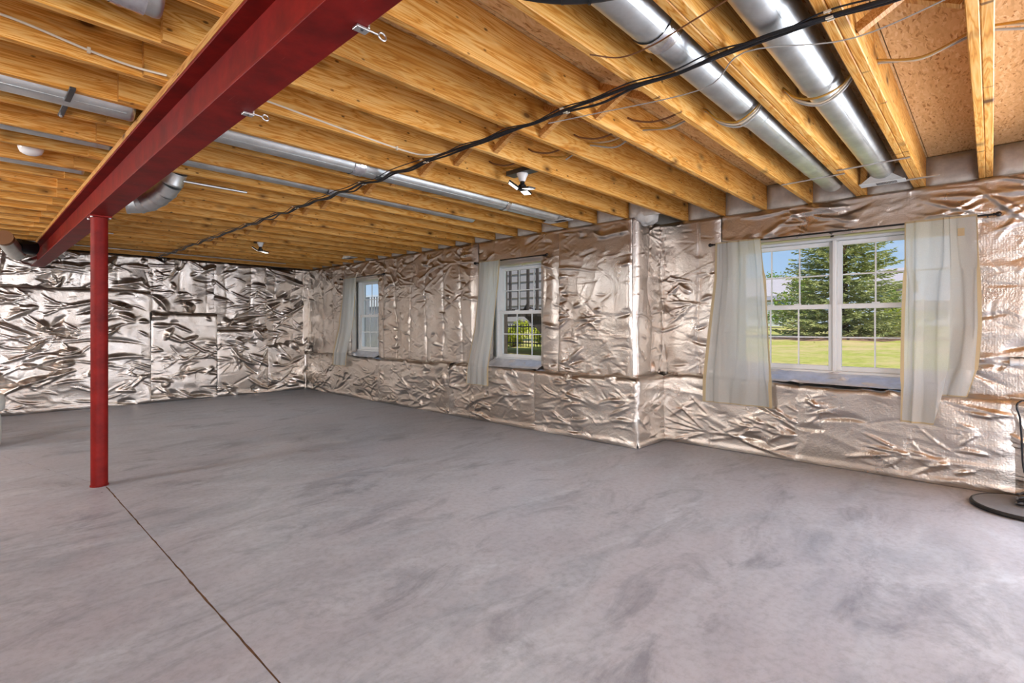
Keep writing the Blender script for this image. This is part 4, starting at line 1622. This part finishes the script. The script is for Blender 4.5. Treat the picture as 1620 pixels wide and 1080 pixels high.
def house(name, label, X, px0, px1, depth, h_wall, h_roof, wall, roof, wins, gable_left=False):
    """gabled house; front face on plane X between two photo columns, ridge parallel to Y"""
    ya, yb = lpos(px1, X), lpos(px0, X)
    z = gz(X, (ya + yb) / 2) - .1
    root = empty(name, (X, ya, z))
    tag(root, label, 'house')
    W = yb - ya
    mb = MB()
    mb.add([(0, 0, 0), (depth, 0, 0), (depth, W, 0), (0, W, 0), (0, 0, h_wall), (depth, 0, h_wall), (depth, W, h_wall), (0, W, h_wall),
            (depth / 2, 0, h_wall + h_roof), (depth / 2, W, h_wall + h_roof)],
           [(0, 1, 5, 8, 4), (3, 7, 9, 6, 2), (0, 4, 7, 3), (1, 2, 6, 5), (0, 3, 2, 1)])
    mb.build('wall', M[wall], root)
    r = MB()
    e = .35
    s = h_roof / (depth / 2)
    for sg in (0, 1):
        xa = -e if sg == 0 else depth + e
        a0, a1 = (xa, -e, h_wall - e * s + .05), (depth / 2, -e, h_wall + h_roof + .05)
        b0, b1 = (xa, W + e, h_wall - e * s + .05), (depth / 2, W + e, h_wall + h_roof + .05)
        up = Vector((0, 0, .14))
        vs = [Vector(p) for p in (a0, b0, b1, a1)]
        r.add(vs + [p + up for p in vs], [(0, 1, 2, 3), (7, 6, 5, 4), (0, 4, 5, 1), (1, 5, 6, 2), (2, 6, 7, 3), (3, 7, 4, 0)])
    r.build('roof', M[roof], root)
    for (u0, u1, v0, v1) in wins:
        f = MB().box(-.06, .02, u0 * W - .08, u1 * W + .08, v0 - .08, v1 + .08).build('window', M['siding_white'], root)
        MB().box(-.08, -.055, u0 * W, u1 * W, v0, v1).build('pane', M['far_glass'], f)
    return root


house('neighbour_house', 'white house with pale roof left of the spruce', 44, 1150, 1250, 7.0, 2.5, 1.6, 'siding_white', 'roof_pale', ((.08, .24, 1.55, 2.2), (.45, .6, .9, 1.9)))
house('neighbour_house', 'grey house with pale roof right of the spruce', 34, 1384, 1422, 6.0, 2.4, 1.0, 'siding_grey', 'roof_pale', ((.35, .75, 1.7, 2.15), (.55, .9, .3, .9)))
house('neighbour_house', 'low pale house half hidden behind the grey one', 60, 1415, 1500, 8.0, 1.5, .9, 'siding_white', 'roof_dark', ((.6, .7, .5, 1.2),))

# dining set in the neighbour's garden
pt = empty('garden_table', (36, lpos(1226, 36), gz(36, lpos(1226, 36))))
tag(pt, 'dark garden table with canopy in front of the white house', 'table')
MB().box(-.9, .9, -.8, .8, .72, .78).build('top', M['patio_dark'], pt)
for sx in (-.8, .8):
    for sy in (-.7, .7):
        MB().box(sx - .04, sx + .04, sy - .04, sy + .04, 0, .72).build('leg', M['patio_dark'], pt)
MB().add([(-1.2, -1.2, 1.75), (1.2, -1.2, 1.75), (1.2, 1.2, 1.75), (-1.2, 1.2, 1.75), (0, 0, 2.1)], [(0, 1, 4), (1, 2, 4), (2, 3, 4), (3, 0, 4), (3, 2, 1, 0)]).build('canopy', M['siding_grey'], pt)
MB().tube([(0, 0, .78), (0, 0, 1.95)], .03, 8).build('pole', M['patio_dark'], pt)

# deck beside the house, seen through the middle window
DX = 7.0
deck = empty('timber_deck', (DX, 5.4, .6))
tag(deck, 'dark timber deck with stairs outside the middle window', 'deck')
dl = lambda x, y, z: (x - DX, y - 5.4, z - .6)
def dbox(nm, x0, x1, y0, y1, z0, z1, mat='deck_wood'):
    a, b = dl(x0, y0, z0), dl(x1, y1, z1)
    return MB().box(a[0], b[0], a[1], b[1], a[2], b[2]).build(nm, M[mat], deck)
# vertical screen slats of the upper railing
ysl = np.arange(5.55, 7.3, .235)
for yy in ysl:
    dbox('slat', 7.40, 7.43, yy, yy + .055, 1.50, 2.95)
dbox('rail', 7.43, 7.47, 5.45, 7.5, 1.44, 1.54)
dbox('post', 7.0, 7.12, 6.78, 6.90, .60, 2.9)
dbox('post', 7.36, 7.48, 5.42, 5.54, .60, 2.9)
# stair stringer and treads going down towards the house corner
for i in range(8):
    t = i / 8
    yy = 6.55 - 1.05 * t
    zz_ = 1.56 - .80 * t
    dbox('tread', 7.55, 8.45, yy - .15, yy + .12, zz_, zz_ + .035)
    dbox('riser', 7.56, 8.44, yy - .15, yy - .13, zz_ - .10, zz_)
for xx in (7.52, 8.46):
    a, b = Vector(dl(xx, 6.70, 1.60)), Vector(dl(xx, 5.42, .64))
    MB().bar(a, b, .04, .24).build('stringer', M['deck_wood'], deck)
dbox('skirt_board', 7.58, 7.60, 5.3, 5.9, 1.02, 1.50)
dbox('deck_board', 7.5, 9.6, 6.6, 9.2, 1.56, 1.60)
dbox('skirt_board', 7.60, 7.62, 5.5, 6.2, 1.20, 1.50)

# neighbour siding wall far behind the deck slats
nb = empty('siding_wall', (12.5, 9.5, .6))
tag(nb, 'grey lapped siding wall behind the deck slats', 'wall')
for i in range(13):
    MB().add([(-.02, -3.2, i * .26), (-.02, 3.6, i * .26), (.02, 3.6, i * .26 + .26), (.02, -3.2, i * .26 + .26), (.06, -3.2, i * .26), (.06, 3.6, i * .26), (.06, 3.6, i * .26 + .26), (.06, -3.2, i * .26 + .26)],
             [(0, 3, 2, 1), (4, 5, 6, 7), (0, 1, 5, 4), (1, 2, 6, 5), (2, 3, 7, 6), (3, 0, 4, 7)]).build('siding_board', M['siding_grey'], nb, loc=(0, 0, .55))

# black picket fence and hedge outside the middle window
fx = 9.3
fen = empty('picket_fence', (fx, 7.2, gz(fx, 7.5)))
tag(fen, 'black metal picket fence in front of the yellow green hedge', 'fence')
for i in range(32):
    yy = -.9 + i * .088
    MB().box(-.006, .006, yy - .006, yy + .006, .06, .62).build('picket', M['black_metal'], fen)
for zz_ in (.14, .54):
    MB().box(-.012, .012, -.95, 1.85, zz_, zz_ + .028).build('rail', M['black_metal'], fen)
for yy in (-.95, .45, 1.85):
    MB().box(-.022, .022, yy - .022, yy + .022, 0, .70).build('post', M['black_metal'], fen)
for i, yy in enumerate((7.3, 8.4, 9.5)):
    leafy('hedge_shrub', ['yellow green shrub behind the fence, nearest the stairs', 'yellow green shrub behind the fence, in the middle', 'yellow green shrub behind the fence, farthest from the stairs'][i],
          'shrub', (10.2, yy, gz(10.2, yy)), 0.75 - .05 * i, .42, 30 + i, 'leaf_yellow', leaf=.07, nleaf=1500, crown0=.05, group='shrubs behind the picket fence')

# dark screen fence with white baluster top outside the far window
sf = empty('screen_fence', (7.6, 12.6, .6))
tag(sf, 'dark grey board fence outside the far window', 'fence')
for i in range(14):
    MB().box(-.012, .012, -1.4 + i * .2, -1.4 + i * .2 + .185, 0, 1.45).build('board', M['fence_grey'], sf)
MB().box(-.03, .03, -1.45, 1.45, 1.45, 1.50).build('cap_rail', M['siding_white'], sf)
for i in range(9):
    MB().box(-.012, .012, -1.3 + i * .13, -1.3 + i * .13 + .03, 1.18, 1.44).build('baluster', M['siding_white'], sf, loc=(-.05, 0, 0))
